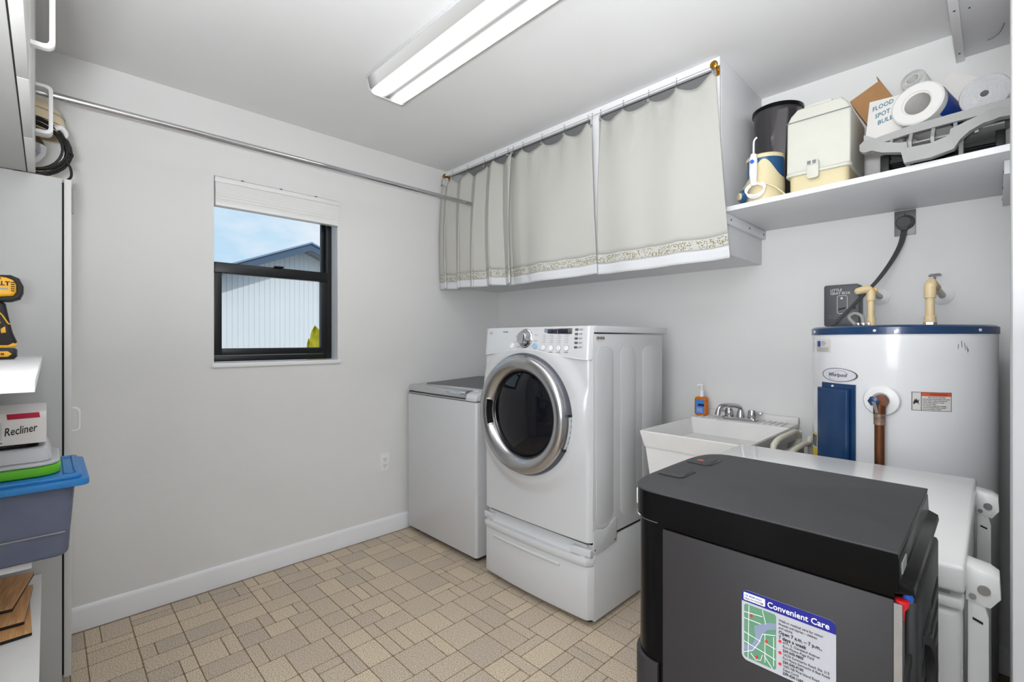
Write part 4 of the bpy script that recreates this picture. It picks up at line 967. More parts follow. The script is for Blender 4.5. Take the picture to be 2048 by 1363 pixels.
MB().cyl(dc + nrm * .034 + Vector((0, 0, -.07)), dc + nrm * .034 + Vector((0, 0, -.9)), .0135, n=20).build('discharge_pipe', copper, ht)
# supply pipes
pi_ = MB().cyl((-.326, 2.2, 1.29), (-.326, 2.2, 1.405), .0105, n=18).build('supply_pipe', cpvc, ht)
MB().cyl((-.326, 2.2, 1.294), (-.326, 2.2, 1.325), .0155, .0135, n=18).build('union', cpvc, pi_)
MB().cyl((-.326, 2.2, 1.388), (-.326, 2.2, 1.418), .0142, n=18).tube([(-.326, 2.2, 1.405), (-.327, 2.199, 1.425), (-.333, 2.196, 1.432), (-.35, 2.185, 1.428), (-.362, 2.178, 1.424)], [.0142, .0145, .0145, .014, .0125], 14).lathe([(0, -.0125), (.008, -.01), (.0125, 0), (.008, .01), (0, .0125)], (-.362, 2.178, 1.424), (0, 0, 1), 12).build('elbow', cpvc, pi_)
MB().cyl((-.326, 2.212, 1.425), (-.345, YB - .002, 1.427), .0105, n=14).build('wall_pipe', M('pale_pipe', (216, 210, 196), .45, noise=.03), pi_)
MB().cyl((-.318, 2.21, 1.428), (-.318, 2.23, 1.428), .008, n=10).build('brass_stub', brass, pi_)
MB().lathe([(.012, 0), (.034, 0), (.034, .004), (.022, .012), (.012, .013)], (-.345, YB - .0005, 1.425), (0, -1, 0), 32).build('wall_collar', white_pl, pi_)
for k in range(3): MB().box(-.362 + k * .016, -.35 + k * .016, 2.13, 2.142, 1.294, 1.304, .002).build('clamp', chrome, ht)
pr = MB().cyl((-.160, 2.2, 1.29), (-.160, 2.2, 1.42), .0125, n=18).build('supply_pipe', cpvc, ht)
MB().cyl((-.160, 2.2, 1.292), (-.160, 2.2, 1.302), .0185, n=6).build('hex_nut', satin, pr)
MB().lathe([(.0175, .008), (.0175, .016), (.016, .018), (.0165, .03), (.0145, .032), (0, .032)], (-.160, 2.2, 1.294), n=20).build('union', cpvc, pr)
MB().cyl((-.160, 2.2, 1.388), (-.160, 2.2, 1.425), .0165, n=18).tube([(-.160, 2.2, 1.41), (-.159, 2.202, 1.432), (-.157, 2.212, 1.44), (-.155, 2.235, 1.438)], [.0165, .0165, .0165, .015], 14).build('elbow', cpvc, pr)
MB().cyl((-.155, 2.235, 1.438), (-.15, 2.29, 1.43), .0145, n=8).build('gate_valve', brass, pr)
MB().cyl((-.152, 2.25, 1.45), (-.150, 2.245, 1.47), .004, n=10).lathe([(0, 0), (.017, 0), (.018, .004), (.014, .010), (0, .010)], (-.150, 2.245, 1.466), (0, -.1, 1), 8).build('valve_knob', chrome, pr)
MB().cyl((-.15, 2.285, 1.428), (-.148, YB - .002, 1.418), .0115, n=14).build('wall_pipe', M('pale_pipe', (216, 210, 196), .45), pr)
MB().lathe([(.012, 0), (.036, 0), (.036, .004), (.022, .012), (.012, .013)], (-.148, YB - .0005, 1.418), (0, -1, 0), 32).build('wall_collar', white_pl, pr)
MB().tube([(-.36, 2.12, 1.297), (-.385, 2.15, 1.325), (-.372, 2.17, 1.34), (-.35, 2.17, 1.33), (-.342, 2.15, 1.3)], .006, 8, smooth=5).build('wire_conduit', cable_lt, ht)

# timer box on the wall
tb = thing('heater_timer_box', (-.469, 2.5, 1.30), 'dark grey timer switch box on the wall behind the water heater', 'timer box')
MB().prism(rrect(-.532, -.404, 1.300, 1.481, .010, 5), 'y', 2.455, YB - .002, .004).build('housing', darkgrey, tb)
text('LITTLE', .0155, plane_m((-.508, 2.4545, 1.4525), (1, 0, 0), (0, 0, 1)), inkwht, tb, bold=.005, sx=.95)
text('GRAY BOX', .0155, plane_m((-.508, 2.4545, 1.4385), (1, 0, 0), (0, 0, 1)), inkwht, tb, bold=.005, sx=.95)
MB().tube([(x, 2.4543, z) for x, z in rrect(-.482, -.446, 1.355, 1.433, .006, 2)], .0011, 5, closed=True).build('printed_outline', inkwht, tb)
MB().box(-.47, -.462, 2.4538, 2.4546, 1.417, 1.426).build('printed_square', inkwht, tb)
MB().prism([(-.478, 1.37), (-.452, 1.377), (-.452, 1.383), (-.478, 1.376)], 'y', 2.4535, 2.4546).build('switch_shadow', inkblk, tb)
text('ELECTRIC WATER', .0085, plane_m((-.517, 2.4545, 1.344), (1, 0, 0), (0, 0, 1)), inkgrey, tb)
text('HEATER TIMER', .0085, plane_m((-.517, 2.4545, 1.334), (1, 0, 0), (0, 0, 1)), inkgrey, tb)
MB().lathe([(0, 0), (.005, 0), (.004, .006), (0, .006)], (-.421, 2.455, 1.378), (0, -1, 0), 10).build('lock_screw', black_pl, tb)

# range receptacle with plug and cable
rp_ = thing('power_receptacle', (-.262, YB - .003, 1.725), 'galvanised receptacle plate with a big dark plug under the shelf', 'receptacle')
MB().box(-.297, -.228, YB - .006, YB - .0005, 1.674, 1.7775, .001).build('plate', galv, rp_)
MB().lathe([(0, 0), (.03, 0), (.03, .004), (0, .004)], (-.259, YB - .006, 1.727), (0, -1, 0), 28).build('socket_face', black_pl, rp_)
MB().cyl((-.262, YB - .0065, 1.762), (-.262, YB - .008, 1.762), .0025, n=8).build('screw', dark_gap, rp_)
pc = thing('power_cable', (-.33, 2.45, 1.3), 'thick grey power cable drooping from the receptacle to the water heater top', 'cable')
MB().lathe([(0, 0), (.027, .0), (.029, .006), (.027, .03), (.022, .036), (0, .036)], (-.263, YB - .0105, 1.722), (0, -1, 0), 28).box(-.275, -.25, YB - .045, YB - .016, 1.69, 1.72, .006).build('plug', M('plug_grey', (74, 74, 74), .55, noise=.06), pc)
path = [(-.263, 2.515, 1.70), (-.266, 2.51, 1.665), (-.275, 2.5, 1.625), (-.298, 2.475, 1.565), (-.335, 2.43, 1.49), (-.375, 2.37, 1.425), (-.42, 2.29, 1.35), (-.445, 2.235, 1.308), (-.45, 2.21, 1.302)]
for d in (-.0075, 0, .0075):
    MB().tube([(x + d * .9, y - abs(d) * .2, z + d * .45) for x, y, z in path], .0042, 8, smooth=6).build('conductor', cable, pc)

# ================================================================== CHEST FREEZER
fz = thing('chest_freezer', (-.34, 1.47, 0), 'white chest freezer with metal lid hinges, behind the black water cooler', 'freezer')
ax0, ax1, ay0, ay1, azt = -.664, -.036, 1.108, 1.848, .855
MB().box(ax0 + .004, ax1 - .004, ay0 + .008, ay1 - .008, .03, .775, .012, 3).build('body', freezer_m, fz)
MB().box(ax0 + .002, ax1 - .002, ay0 + .005, ay1 - .005, .778, .796, .004).build('body_rim', freezer_m, fz)
MB().box(ax0 + .02, ax1 - .02, ay0 + .02, ay1 - .02, .794, .81).build('gasket', ltgrey, fz)
MB().box(ax0, ax1, ay0, ay1, .808, azt, .007, 3).build('lid', freezer_m, fz)
MB().box(ax0 + .05, ax1 - .05, ay0 + .05, ay1 - .05, 0, .032).build('plinth', black_pl, fz)
for yh in (ay0 + .045, ay1 - .105):
    hg = MB().prism([(ax1 - .001, .846), (ax1 + .03, .84), (ax1 + .041, .832), (ax1 + .043, .80), (ax1 + .03, .779), (ax1 - .001, .785)], 'y', yh, yh + .055, .002).build('hinge', freezer_m, fz)
    MB().prism([(ax1 + .002, .80), (ax1 + .02, .796), (ax1 + .028, .76), (ax1 + .029, .3), (ax1 + .001, .3)], 'y', yh + .003, yh + .052, .001).build('hinge_arm', freezer_m, hg)
    MB().cyl((ax1 + .022, yh, .809), (ax1 + .022, yh - .003, .809), .0085, n=18).build('hinge_pin', steel, hg)
    MB().cyl((ax1 + .008, yh, .794), (ax1 + .008, yh - .003, .794), .005, n=14).build('hinge_pin', steel, hg)
    MB().prism([(ax1 + .008, .757), (ax1 + .021, .752), (ax1 + .021, .748), (ax1 + .008, .753)], 'y', yh + .0015, yh + .0035).build('hinge_slot', dark_gap, hg)

# ================================================================== WATER COOLER
wc = thing('water_cooler', (-.23, .8, 0), 'black and silver bottom-load water cooler with a clinic magnet on its side', 'water cooler')
kx0, kx1, ky0, ky1, kzt = -.372, -.072, .645, .956, 1.015
def plan(off=0, nose=.03):
    pts = [(kx1 - off, ky0 + off), (kx1 - off, ky1 - off)]
    n = 22
    for i in range(n + 1):
        t = PI / 2 + PI * i / n
        e = .42
        cx, sy = math.cos(t), math.sin(t)
        x = kx0 + .022 + (nose + .03 - off) * math.copysign(abs(cx) ** .75, cx)
        y = (ky0 + ky1) / 2 + ((ky1 - ky0) / 2 - off) * math.copysign(abs(sy) ** e, sy)
        pts.append((x, y))
    return pts
MB().prism(plan(.0004), 'z', .972, kzt - .0025, .0).build('upper_shell', black_gl, wc)
tp = MB().prism(plan(), 'z', kzt - .0035, kzt, .0016, 2).build('top_cover', grey_top, wc)
MB().prism(plan(.004), 'z', .01, .972).build('body', black_gl, wc)
for y0_, y1_ in ((.737, .787), (.845, .897)):
    bt = MB().prism([(-.4, y0_ + .002), (-.362, y0_ + .003), (-.358, y0_ + .008), (-.364, y1_), (-.4, y1_)], 'z', kzt - .002, kzt + .0016, .0012).build('push_button', grey_top, wc)
    MB().box(-.364, -.357, y0_ + .004, y1_ + .001, kzt + .0001, kzt + .0008).box(-.398, -.36, y0_ - .002, y0_ + .001, kzt + .0001, kzt + .0008).build('button_gap', black_gl, bt)
    if y0_ > .8: MB().cyl((-.385, .87, kzt + .0016), (-.385, .87, kzt + .002), .006, n=12).build('hot_mark', M('faded_red', (150, 70, 66), .6, noise=.05), bt)
for yy, nm in ((ky0 - .0005, 0), (ky1 + .0025, 1)):
    MB().box(-.342, kx1 - .004, yy, yy + .003, .02, .963, .001).build('side_panel', silver_side, wc)
MB().prism([(x, y) for x, y in plan(-.001) if x < -.343], 'z', .30, .76, .002).build('lower_door', silver_side, wc)
MB().tube([(x, y, .97) for x, y in plan(-.0006) if x < -.343 and y < .8], .0007, 4).build('seam', steel, wc)
# rear: moulded lip, condenser box, drain plugs
MB().prism([(kx1 - .004, 1.010), (kx1 + .0005, 1.006), (kx1 + .0015, .984), (kx1 + .012, .979), (kx1 + .013, .972), (kx1 - .004, .968)], 'y', ky0 + .004, ky1 - .004, .001).build('rear_lip', black_gl, wc)
MB().box(kx1 + .001, kx1 + .0022, ky0 + .012, ky0 + .045, .988, 1.0).build('rear_sticker', ltgrey, wc)
cn = MB().box(kx1 - .003, kx1 + .014, ky0 + .03, ky1 - .03, .62, .955, .005).build('rear_vent_box', black_pl, wc)
for k in range(7):
    for j in range(2): MB().box(kx1 + .014, kx1 + .0146, ky0 + .06 + j * .11, ky0 + .15 + j * .11, .70 + k * .032, .712 + k * .032).build('vent_slot', dark_gap, cn)
MB().box(kx1 - .004, kx1 + .003, ky0 + .0, ky0 + .02, .2, .96).build('rear_frame', steel, wc)
MB().lathe([(0, 0), (.004, 0), (.005, .004), (.003, .009), (0, .009)], (kx1 + .006, ky0 + .02, .958), (0, -.3, 1), 12).build('blue_plug', blue_pl, wc)
MB().lathe([(0, 0), (.0065, 0), (.006, .006), (.0025, .012), (.002, .022), (0, .022)], (kx1 + .002, ky0 + .01, .962), (0, 0, -1), 12).build('red_plug', red_pl, wc)
MB().lathe([(.045, 0), (.055, 0), (.055, .01), (.045, .01), (.045, 0)], (kx1 + .004, ky0 + .06, .85), (1, -.2, 0), 28).build('coiled_cord', black_rb, wc)
# magnet
ly = ky0 - .0005
mg = thing('clinic_magnet', (-.18, ly, .87), 'blue and white clinic magnet reading Convenient Care on the cooler side', 'magnet')
lx0, lx1, lz0, lz1 = -.2305, -.1275, .828, .918
MB().prism(rrect(lx0, lx1, lz0, lz1, .007, 5), 'y', ly - .0008, ly - .0001).build('magnet_sheet', M('magnet_white', (168, 168, 174), .5, noise=.02), mg)
hp = [p for p in rrect(lx0, lx1, lz0, lz1, .007, 5) if p[1] > lz1 - .0145] 
hp = sorted(hp, key=lambda p: -math.atan2(p[1] - (lz1 - .0145), p[0] - (lx0 + lx1) / 2)); hp = [(lx0, lz1 - .0145)] + hp + [(lx1, lz1 - .0145)]
MB().prism(hp, 'y', ly - .0011, ly - .0007).build('blue_header', M('magnet_blue', (12, 18, 118), .5, noise=.02), mg)
MB().prism(rrect(lx0 + .0025, lx0 + .028, lz1 - .0125, lz1 - .003, .0008, 2), 'y', ly - .0014, ly - .001).build('logo_field', inkwht, mg)
P2 = lambda x, z: plane_m((x, ly - .0016, z), (1, 0, 0), (0, 0, 1))
E_ = .0001
text('LEE MEMORIAL', .0032, P2(lx0 + .0035, lz1 - .0072), bluelbl, mg, bold=.01, ext=E_)
text('HEALTH SYSTEM', .0032, P2(lx0 + .0035, lz1 - .0111), inkblk, mg, bold=.015, ext=E_, sx=.95)
text('Convenient Care', .0102, P2(lx0 + .0305, lz1 - .0112), inkwht, mg, bold=.012, ext=E_, sx=.93)
mx0, mx1, mz0, mz1 = lx0 + .003, lx0 + .0405, lz0 + .004, lz1 - .0175
MB().prism(rrect(mx0, mx1, mz0, mz1, .003, 4), 'y', ly - .0012, ly - .0007).build('map_field', M('map_green', (84, 128, 100), .55, noise=.04), mg)
river = [(mx0, mz0 + .016), (mx0 + .009, mz0 + .018), (mx0 + .014, mz0 + .03), (mx0 + .012, mz0 + .044), (mx0 + .02, mz0 + .05), (mx0 + .03, mz0 + .056), (mx1, mz0 + .058), (mx1, mz0 + .05), (mx0 + .028, mz0 + .046), (mx0 + .021, mz0 + .036), (mx0 + .019, mz0 + .024), (mx0 + .012, mz0 + .012), (mx0, mz0 + .009)]
MB().prism(river, 'y', ly - .0014, ly - .0011).build('map_river', M('map_river', (120, 130, 152), .55, noise=.03), mg)
for pts in ([(.005, .0), (.006, .068)], [(0, .05), (.02, .05)], [(0, .058), (.022, .06)], [(0, .032), (.02, .028)], [(0, .02), (.022, .016), (.037, .013)], [(.022, .068), (.026, .052)], [(0, .006), (.010, .012), (.018, .026), (.022, .038), (.037, .043)],
            [(.025, .04), (.025, .004)], [(.026, .028), (.037, .026)], [(.035, .004), (.035, .04)], [(.024, .012), (.034, 0)], [(.008, .008), (.014, .002), (.02, .004), (.022, .012)]):
    MB().tube([(mx0 + a, ly - .0015, mz0 + b) for a, b in pts], .0004, 4).build('map_road', inkwht, mg)
for a, b in ((.009, .056), (.0265, .031), (.0155, .0065)): MB().cyl((mx0 + a, ly - .0012, mz0 + b), (mx0 + a, ly - .0021, mz0 + b), .0016, n=10).build('map_pin', red_pl, mg)
tx = lx0 + .0435; tz = lz1 - .0195
for k, (s, sz, b, ind) in enumerate((('Walk-in medical care for minor', .0041, 0, 0), ('illnesses and injuries \u2013 children', .0041, 0, 0), ('and adults.', .0041, 0, 0), ('Open 7 a.m. \u2013 7 p.m.,', .0058, .02, 0), ('7 days a week', .0058, .02, 0),
     ('4771 S. Cleveland Avenue', .0041, 0, .0045), ('Fort Myers\u2013Page Field', .0041, 0, .0045), ('239-343-9800', .0044, .02, .0045), ('16230 Summerlin Road, Ste. 215', .0041, 0, .0045), ('Fort Myers\u2013Summerlin & Bass Roads', .0041, 0, .0045), ('239-343-9100', .0044, .02, .0045),
     ('1682 NE Pine Island Road', .0041, 0, .0045), ('Cape Coral', .0041, 0, .0045), ('239-424-1655', .0044, .02, .0045))):
    tz -= sz * .98
    text(s, sz, P2(tx + ind, tz), inkblk, mg, bold=b, ext=E_, sx=.9 if len(s) < 32 else .8)
    if k in (5, 8, 11): MB().cyl((tx + .0015, ly - .0012, tz + .0015), (tx + .0015, ly - .0018, tz + .0015), .0017, n=10).build('bullet', red_pl, mg)
    tz -= .0005

# ================================================================== LEFT SIDE: tall cabinet, upper cabinet, shelves
TX, TYF = -2.32, .062
tc_ = thing('tall_cabinet', (-2.53, -.2, 0), 'tall pale grey utility cabinet at the left edge by the window wall', 'cabinet')
MB().box(XL + .004, TX, -.445, TYF - .025, 0, 1.814, .001).build('carcass', cab_m, tc_)
MB().box(XL + .02, TX - .002, TYF - .025, TYF - .0195, .05, 1.80).build('door_gap', dark_gap, tc_)
td = MB().box(XL + .006, TX, TYF - .0195, TYF, .04, 1.814, .0015).build('door', door_m, tc_)
def pull(x, yf, z0, z1, reach, par, w=.018, t=.011, mat=None):
    r = .018
    outer = [(yf, z1), (yf + reach - r, z1)] + [(yf + reach - r + r * math.sin(a), z1 - r + r * math.cos(a)) for a in (.4, .8, 1.2)] + [(yf + reach, z1 - r), (yf + reach, z0 + r)] + [(yf + reach - r + r * math.cos(a), z0 + r - r * math.sin(a)) for a in (.4, .8, 1.2)] + [(yf + reach - r, z0), (yf, z0)]
    r2 = r - t * .8; i1, i0, ir = z1 - t, z0 + t, yf + reach - t
    inner = [(yf, i0), (ir - r2, i0), (ir - r2 * .3, i0 + r2 * .3), (ir, i0 + r2), (ir, i1 - r2), (ir - r2 * .3, i1 - r2 * .3), (ir - r2, i1), (yf, i1)]
    return MB().prism(outer + inner, 'x', x - w / 2, x + w / 2, .002).build('handle', mat or white_pl, par)
pull(-2.375, TYF, .904, .995, .026, td, t=.007)
MB().box(XL + .006, TX - .38, TYF, TYF + .006, 1.70, 1.79).build('latch_plate', galv, td) if False else None
MB().prism([(TYF, 1.795), (TYF + .004, 1.79), (TYF + .005, 1.785), (TYF + .006, 1.70), (TYF, 1.698)], 'x', TX - .03, TX - .012).build('latch_plate', galv, tc_)

up = thing('overhead_cabinet', (-1.6, -.25, 1.815), 'pale grey overhead cupboard with white bow handles at the top left', 'cabinet')
UY = -.029
MB().box(TX, -.66, -.445, UY - .022, 1.816, 2.42, .001).build('carcass', cab_m, up)
for xa, xb in ((TX + .001, -1.93), (-1.928, -1.5), (-1.498, -1.08), (-1.078, -.665)):
    d = MB().box(xa, xb, UY - .0195, UY, 1.816, 2.42, .0015).build('door', door_m, up)
    if xa < -1.6: pull(xa + .09 if xa < -2 else xb - .07, UY, 1.925, 2.088, .043, d, w=.05 if xa < -2 else .02)
MB().box(TX + .01, -.67, UY - .022, UY - .0195, 1.8165, 2.41).build('door_gap', dark_gap, up)

# narrow wall shelf with drill
ns_ = thing('small_wall_shelf', (-1.6, -.22, 1.17), 'short white shelf carrying a yellow drill beside the tall cabinet', 'shelf')
MB().box(TX, -.92, -.449, -.012, 1.169, 1.185, .001).build('board', boardedge_m, ns_)
MB().box(TX, -.95, -.449, -.43, 1.13, 1.169).build('cleat', board_m, ns_)

dl_ = thing('cordless_drill', (-1.99, -.14, 1.186), 'yellow and black cordless drill standing on the small left shelf', 'drill')
dxm = -2.0
MB().prism([(-.30, 1.405), (-.20, 1.418), (-.11, 1.423), (-.082, 1.424), (-.066, 1.418), (-.060, 1.40), (-.060, 1.378), (-.068, 1.365), (-.105, 1.36), (-.13, 1.352), (-.20, 1.352), (-.30, 1.37)], 'x', dxm - .036, dxm + .03, .010, 3).build('motor_housing', yellow_pl, dl_)
mh = MB().prism([(-.11, 1.424), (-.075, 1.4265), (-.058, 1.418), (-.050, 1.398), (-.0505, 1.378), (-.057, 1.36), (-.075, 1.352), (-.11, 1.349), (-.13, 1.349), (-.105, 1.362), (-.07, 1.367), (-.064, 1.378), (-.064, 1.4), (-.07, 1.412), (-.085, 1.419)], 'x', dxm - .038, dxm + .033, .005, 2).build('rubber_overmould', black_rb, dl_)
MB().prism([(-.18, 1.356), (-.10, 1.356), (-.086, 1.345), (-.083, 1.325), (-.078, 1.295), (-.072, 1.262), (-.063, 1.235), (-.075, 1.222), (-.19, 1.222), (-.165, 1.262), (-.14, 1.31)], 'x', dxm - .022, dxm + .022, .008, 3).build('grip', black_rb, dl_)
MB().tube([(dxm + .022, -.104, 1.325), (dxm + .0225, -.094, 1.315), (dxm + .0225, -.086, 1.30), (dxm + .022, -.080, 1.288), (dxm + .02, -.076, 1.287)], .0018, 6, smooth=4).build('grip_stripe', yellow_pl, dl_)
MB().prism([(-.095, 1.272), (-.086, 1.28), (-.084, 1.262), (-.094, 1.26)], 'x', dxm + .021, dxm + .0235, .001).build('grip_badge', yellow_pl, dl_)
MB().prism([(-.112, 1.30), (-.097, 1.296), (-.094, 1.29), (-.102, 1.28), (-.112, 1.28)], 'x', dxm + .021, dxm + .0235, .001).build('grip_badge', yellow_pl, dl_)
MB().prism([(-.2, 1.226), (-.08, 1.226), (-.07, 1.233), (-.06, 1.226), (-.072, 1.219), (-.2, 1.217)], 'x', dxm - .034, dxm + .036, .003).build('foot_trim', yellow_pl, dl_)
bt_ = MB().prism([(-.21, 1.187), (-.068, 1.187), (-.063, 1.192), (-.063, 1.212), (-.068, 1.217), (-.21, 1.217)], 'x', dxm - .036, dxm + .038, .004).build('battery_pack', black_pl, dl_)
MB().prism([(-.2, 1.193), (-.08, 1.193), (-.072, 1.201), (-.08, 1.209), (-.2, 1.209)], 'x', dxm + .037, dxm + .0392, .0008).build('battery_badge', yellow_pl, bt_)
text('XR LITHIUM', .009, plane_m((dxm + .0395, -.126, 1.198), (0, 1, 0), (0, 0, 1)), inkblk, bt_, bold=.02, sx=.8)
text('DEWALT', .0165, plane_m((dxm + .0305, -.143, 1.396), (0, 1, 0), (0, 0, 1)), inkblk, dl_, bold=.03, sx=1.0)
text('20V XR', .009, plane_m((dxm + .0305, -.122, 1.4125), (0, 1, 0), (0, 0, 1)), inkblk, dl_, bold=.02)
MB().box(dxm + .03, dxm + .0312, -.14, -.08, 1.384, 1.389).build('silver_stripe', ltgrey, dl_)
for k in range(5): MB().box(dxm + .03, dxm + .0312, -.0745, -.067, 1.380 + k * .006, 1.3825 + k * .006).build('vent_slot', inkblk, dl_)
MB().lathe([(0, 0), (.022, 0), (.024, .02), (.016, .05), (.006, .055), (0, .055)], (dxm, -.30, 1.385), (0, -1, 0), 18).build('chuck', black_pl, dl_)

# tote shelf and tote with things stacked on it
ts = thing('lower_wall_shelf', (-2.05, -.25, .62), 'white shelf hidden beneath the blue-lidded tote', 'shelf')
MB().box(TX, -1.83, -.449, -.03, .622, .642, .001).build('board', board_m, ts)
MB().box(TX, -1.85, -.449, -.43, .56, .622).build('cleat', board_m, ts)
tt = thing('storage_tote', (-1.95, -.16, .643), 'smoky plastic storage tote with a bright blue lid', 'tote')
def tapbox(x0, x1, y0, y1, z0, z1, tap, bev, mb):
    mb.prism(rrect(x0, x1, y0, y1, .03, 5), 'z', z0, z1, bev, 3)
    cx, cy = (x0 + x1) / 2, (y0 + y1) / 2
    return mb.map(lambda v: (cx + (v.x - cx) * (1 - tap * (z1 - v.z) / (z1 - z0)), cy + (v.y - cy) * (1 - tap * .6 * (z1 - v.z) / (z1 - z0)), v.z))
tapbox(-2.112, -1.79, -.40, .056, .643, .842, .10, .012, MB()).build('tub', tote_m, tt)
tapbox(-2.116, -1.786, -.404, .060, .835, .845, .0, .002, MB()).build('tub_rim', tote_m, tt)
MB().prism([(-1.798 - .0, .712), (-1.795, .712), (-1.795, .715), (-1.798, .715)], 'y', -.38, .035).build('moulded_line', ltgrey, tt)
ld = MB().prism(rrect(-2.13, -1.772, -.425, .085, .02, 5), 'z', .838, .856, .003, 2).build('lid', bluetote, tt)
MB().prism(rrect(-2.115, -1.79, -.41, .07, .018, 5), 'z', .855, .866, .003, 2).build('lid_step', bluetote, ld)
MB().box(-2.08, -1.825, .032, .036, .865, .869, .001).box(-2.08, -1.825, .054, .059, .865, .869, .001).box(-2.08, -2.074, .032, .058, .865, .869, .001).box(-1.831, -1.825, .032, .058, .865, .869, .001).build('lid_ribs', bluetote, ld)
# green-lidded clear container, upside down
gc = thing('food_container', (-1.95, -.13, .867), 'clear plastic container with a lime green lid on the tote', 'container')
MB().prism(rrect(-2.09, -1.822, -.36, .028, .05, 8), 'z', .8675, .896, .006, 3).build('green_lid', green_pl, gc)
MB().prism(rrect(-2.095, -1.817, -.365, .026, .05, 8), 'z', .897, .905, .003, 2).build('rim', clear_m, gc)
tapbox(-2.075, -1.835, -.345, .012, .905, .946, -.0, .008, MB()).map(lambda v: (-1.955 + (v.x + 1.955) * (1 - .12 * (v.z - .905) / .041), -.166 + (v.y + .166) * (1 - .06 * (v.z - .905) / .041), v.z)).build('clear_tub', clear_m, gc)
MB().box(-2.06, -1.85, -.33, -.03, .9465, .957, .003).build('black_tray', black_pl, gc) if False else None
bg_ = thing('black_bag', (-1.95, -.16, .947), 'flat black plastic bag squashed under the marked carton', 'bag')
MB().prism(rrect(-2.06, -1.845, -.34, -.02, .02, 4), 'z', .9475, .958, .003, 2).map(lambda v: (v.x + .006 * math.sin(v.y * 60), v.y + .004 * math.sin(v.x * 70), v.z)).build('bag', black_gl, bg_)
rb = thing('recliner_carton', (-1.94, -.15, .959), 'white carton with a pink sticker and handwritten word Recliner', 'box')
MB().prism([(-2.03, .960), (-1.838, .960), (-1.838, 1.024), (-1.85, 1.043), (-2.03, 1.05)], 'y', -.32, -.0015, .0015).build('carton', paper, rb)
text('Recliner', .030, plane_m((-1.8375, -.082, .985), (0, 1, .12), (0, -.12, 1)), inkblk, rb, 'handwriting', bold=.01, shear=.3, sx=.62)
MB().prism([(-.076, 1.028), (-.014, 1.0285), (-.016, 1.042), (-.078, 1.0415)], 'x', 0, .0006, mtx=plane_m((0, 0, 0), (1, 0, 0), (0, 1, 0)) @ Matrix.Translation((-1.8445, 0, 0))).map(lambda v: (-1.838 - (v.z - 1.024) * .63 + .0008, v.y, v.z)).build('pink_sticker', pink, rb)
for k in range(4): MB().box(-1.838, -1.8375, -.11, -.085 - .004 * k, .965 + k * .011, .969 + k * .011).build('carton_print', inkgrey, rb)
MB().box(-1.838, -1.837, -.098, -.086, .975, 1.022).build('clear_tape', clear_m, rb)

# low bench with plank samples
bn_ = thing('low_bench', (-1.7, -.23, 0), 'white low bench under the tote at the lower left', 'bench')
MB().box(TX + .002, -1.2, -.445, -.014, .412, .43, .001).build('top', M('bench_top', (232, 231, 228), .5, noise=.03, nscale=10), bn_)
MB().box(TX + .006, -1.24, -.44, -.03, .02, .412).build('body', cab_m, bn_)
MB().box(TX + .02, -1.26, -.42, -.05, 0, .022).build('plinth', dark_gap, bn_)
for k, (x, y, z, a, lb_) in enumerate(((-1.92, -.03, .431, 2, 'wood plank sample, lowest of the fanned stack on the bench'), (-1.975, -.046, .4445, -3, 'wood plank sample, middle of the fanned stack on the bench'), (-2.055, -.072, .458, -9, 'wood plank sample, topmost of the fanned stack on the bench'))):
    pk = thing('floor_plank_sample', (x + .07, y, z), lb_, 'plank', 'plank samples on the low bench', rot=(0, math.radians(0), math.radians(a)))
    MB().box(-.33 + .07, 0, -.2, 0, 0, .008, .0008).build('plank_core', black_pl, pk)
    MB().box(-.33 + .07, 0, -.2, 0, .008, .0125, .0008).build('wood_face', wood_m, pk)

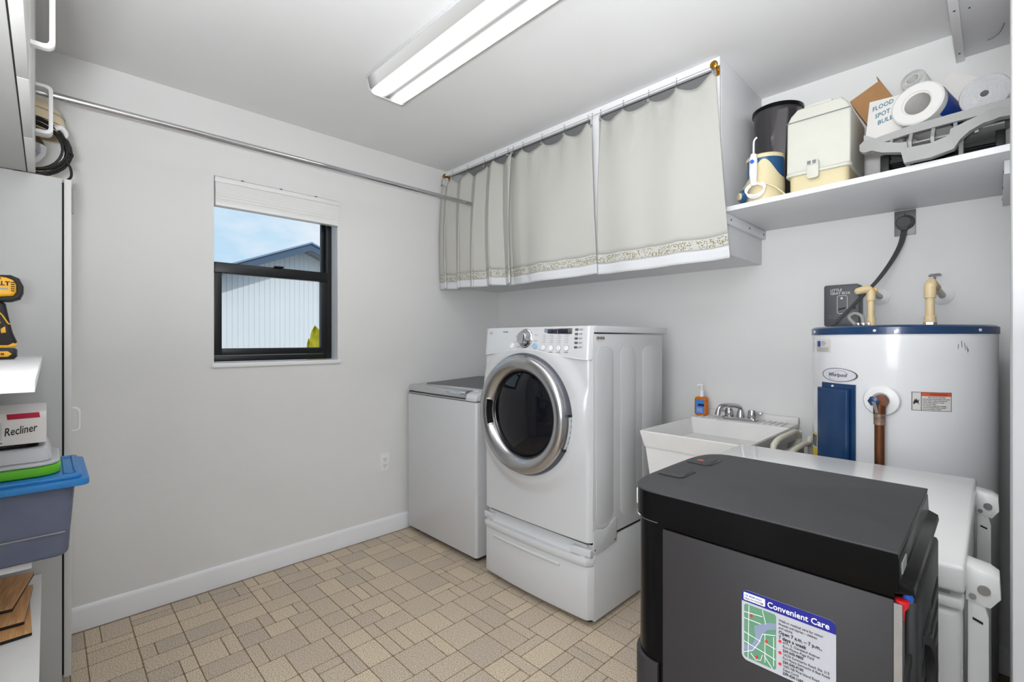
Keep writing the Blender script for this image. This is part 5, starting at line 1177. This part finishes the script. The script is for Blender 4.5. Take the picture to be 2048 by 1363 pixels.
# clamp lamp with bundled cord on the tall cabinet
cl_ = thing('work_lamp', (-2.5, -.06, 1.815), 'cream ribbed lamp head with chrome inside on top of the tall cabinet', 'lamp')
MB().lathe([(0, .125), (.05, .12), (.085, .098), (.1, .07), (.108, .04), (.112, 0), (.106, 0), (.1, .04), (.08, .085), (0, .11)], (-2.52, -.06, 2.02), (.1, .1, 1), 40).build('lamp_dome', cream, cl_)
for h, r in ((.0, .1135), (.04, .1095), (.075, .1)): MB().lathe([(r, h), (r + .0018, h + .001), (r, h + .002)], (-2.52, -.06, 2.02), (.1, .1, 1), 40).build('dome_ring', inkgrey, cl_)
MB().lathe([(0, 0), (.1, 0), (.112, .012), (.11, .03), (.085, .06), (.05, .075), (0, .08)], (-2.52, -.075, 1.816), n=40).build('lamp_base', cream, cl_)
MB().lathe([(.03, .07), (.05, .085), (.075, .12), (.08, .15), (.06, .19), (.03, .2)], (-2.52, -.08, 1.816), n=36).build('chrome_reflector', satin, cl_)
co = thing('bundled_cord', (-2.42, -.05, 1.815), 'bundled black power cord hanging on the cream lamp', 'cord')
rr = random.Random(5)
for k in range(7):
    ry, rz = .095 + rr.uniform(-.012, .008), .098 + rr.uniform(-.014, .01); ox = rr.uniform(-.02, .02); oy = rr.uniform(-.006, .004); ph = rr.uniform(0, 6)
    MB().tube([(-2.395 + ox + .01 * math.sin(2 * a + ph), -.042 + oy + ry * math.cos(a), 1.932 + rz * math.sin(a) * .98) for a in [2 * PI * i / 28 for i in range(28)]], .0042, 7, closed=True).build('cord_loop', black_rb, co)
MB().tube([(-2.38, .02, 2.005), (-2.38, .035, 2.012), (-2.40, .048, 2.0), (-2.41, .04, 1.985)], .009, 8, smooth=4).build('cord_tie', white_pl, co)
MB().tube([(-2.39, .05, 1.93), (-2.385, .066, 1.925), (-2.385, .06, 1.905), (-2.385, .05, 1.90), (-2.385, .062, 1.87), (-2.385, .062, 1.84), (-2.39, .045, 1.822)], .0042, 7, smooth=5).build('cord_tail', black_rb, co)

# outlet on the window wall
ol = thing('wall_outlet', (XL, 1.5425, .456), 'white duplex outlet low on the window wall', 'outlet')
MB().prism(rrect(1.507, 1.578, .398, .516, .004, 3), 'x', XL, XL + .006, .002).build('cover_plate', white_pl, ol)
for z in (.477, .437):
    f = MB().prism(rrect(1.526, 1.559, z - .015, z + .015, .012, 4), 'x', XL + .006, XL + .008).build('socket', white_pl, ol)
    for y in (1.535, 1.549): MB().box(XL + .008, XL + .0085, y - .0015, y + .0015, z - .001, z + .008).build('slot', dark_gap, f)
    MB().cyl((XL + .008, 1.542, z - .008), (XL + .0085, 1.542, z - .008), .0025, n=8).build('ground_hole', dark_gap, f)
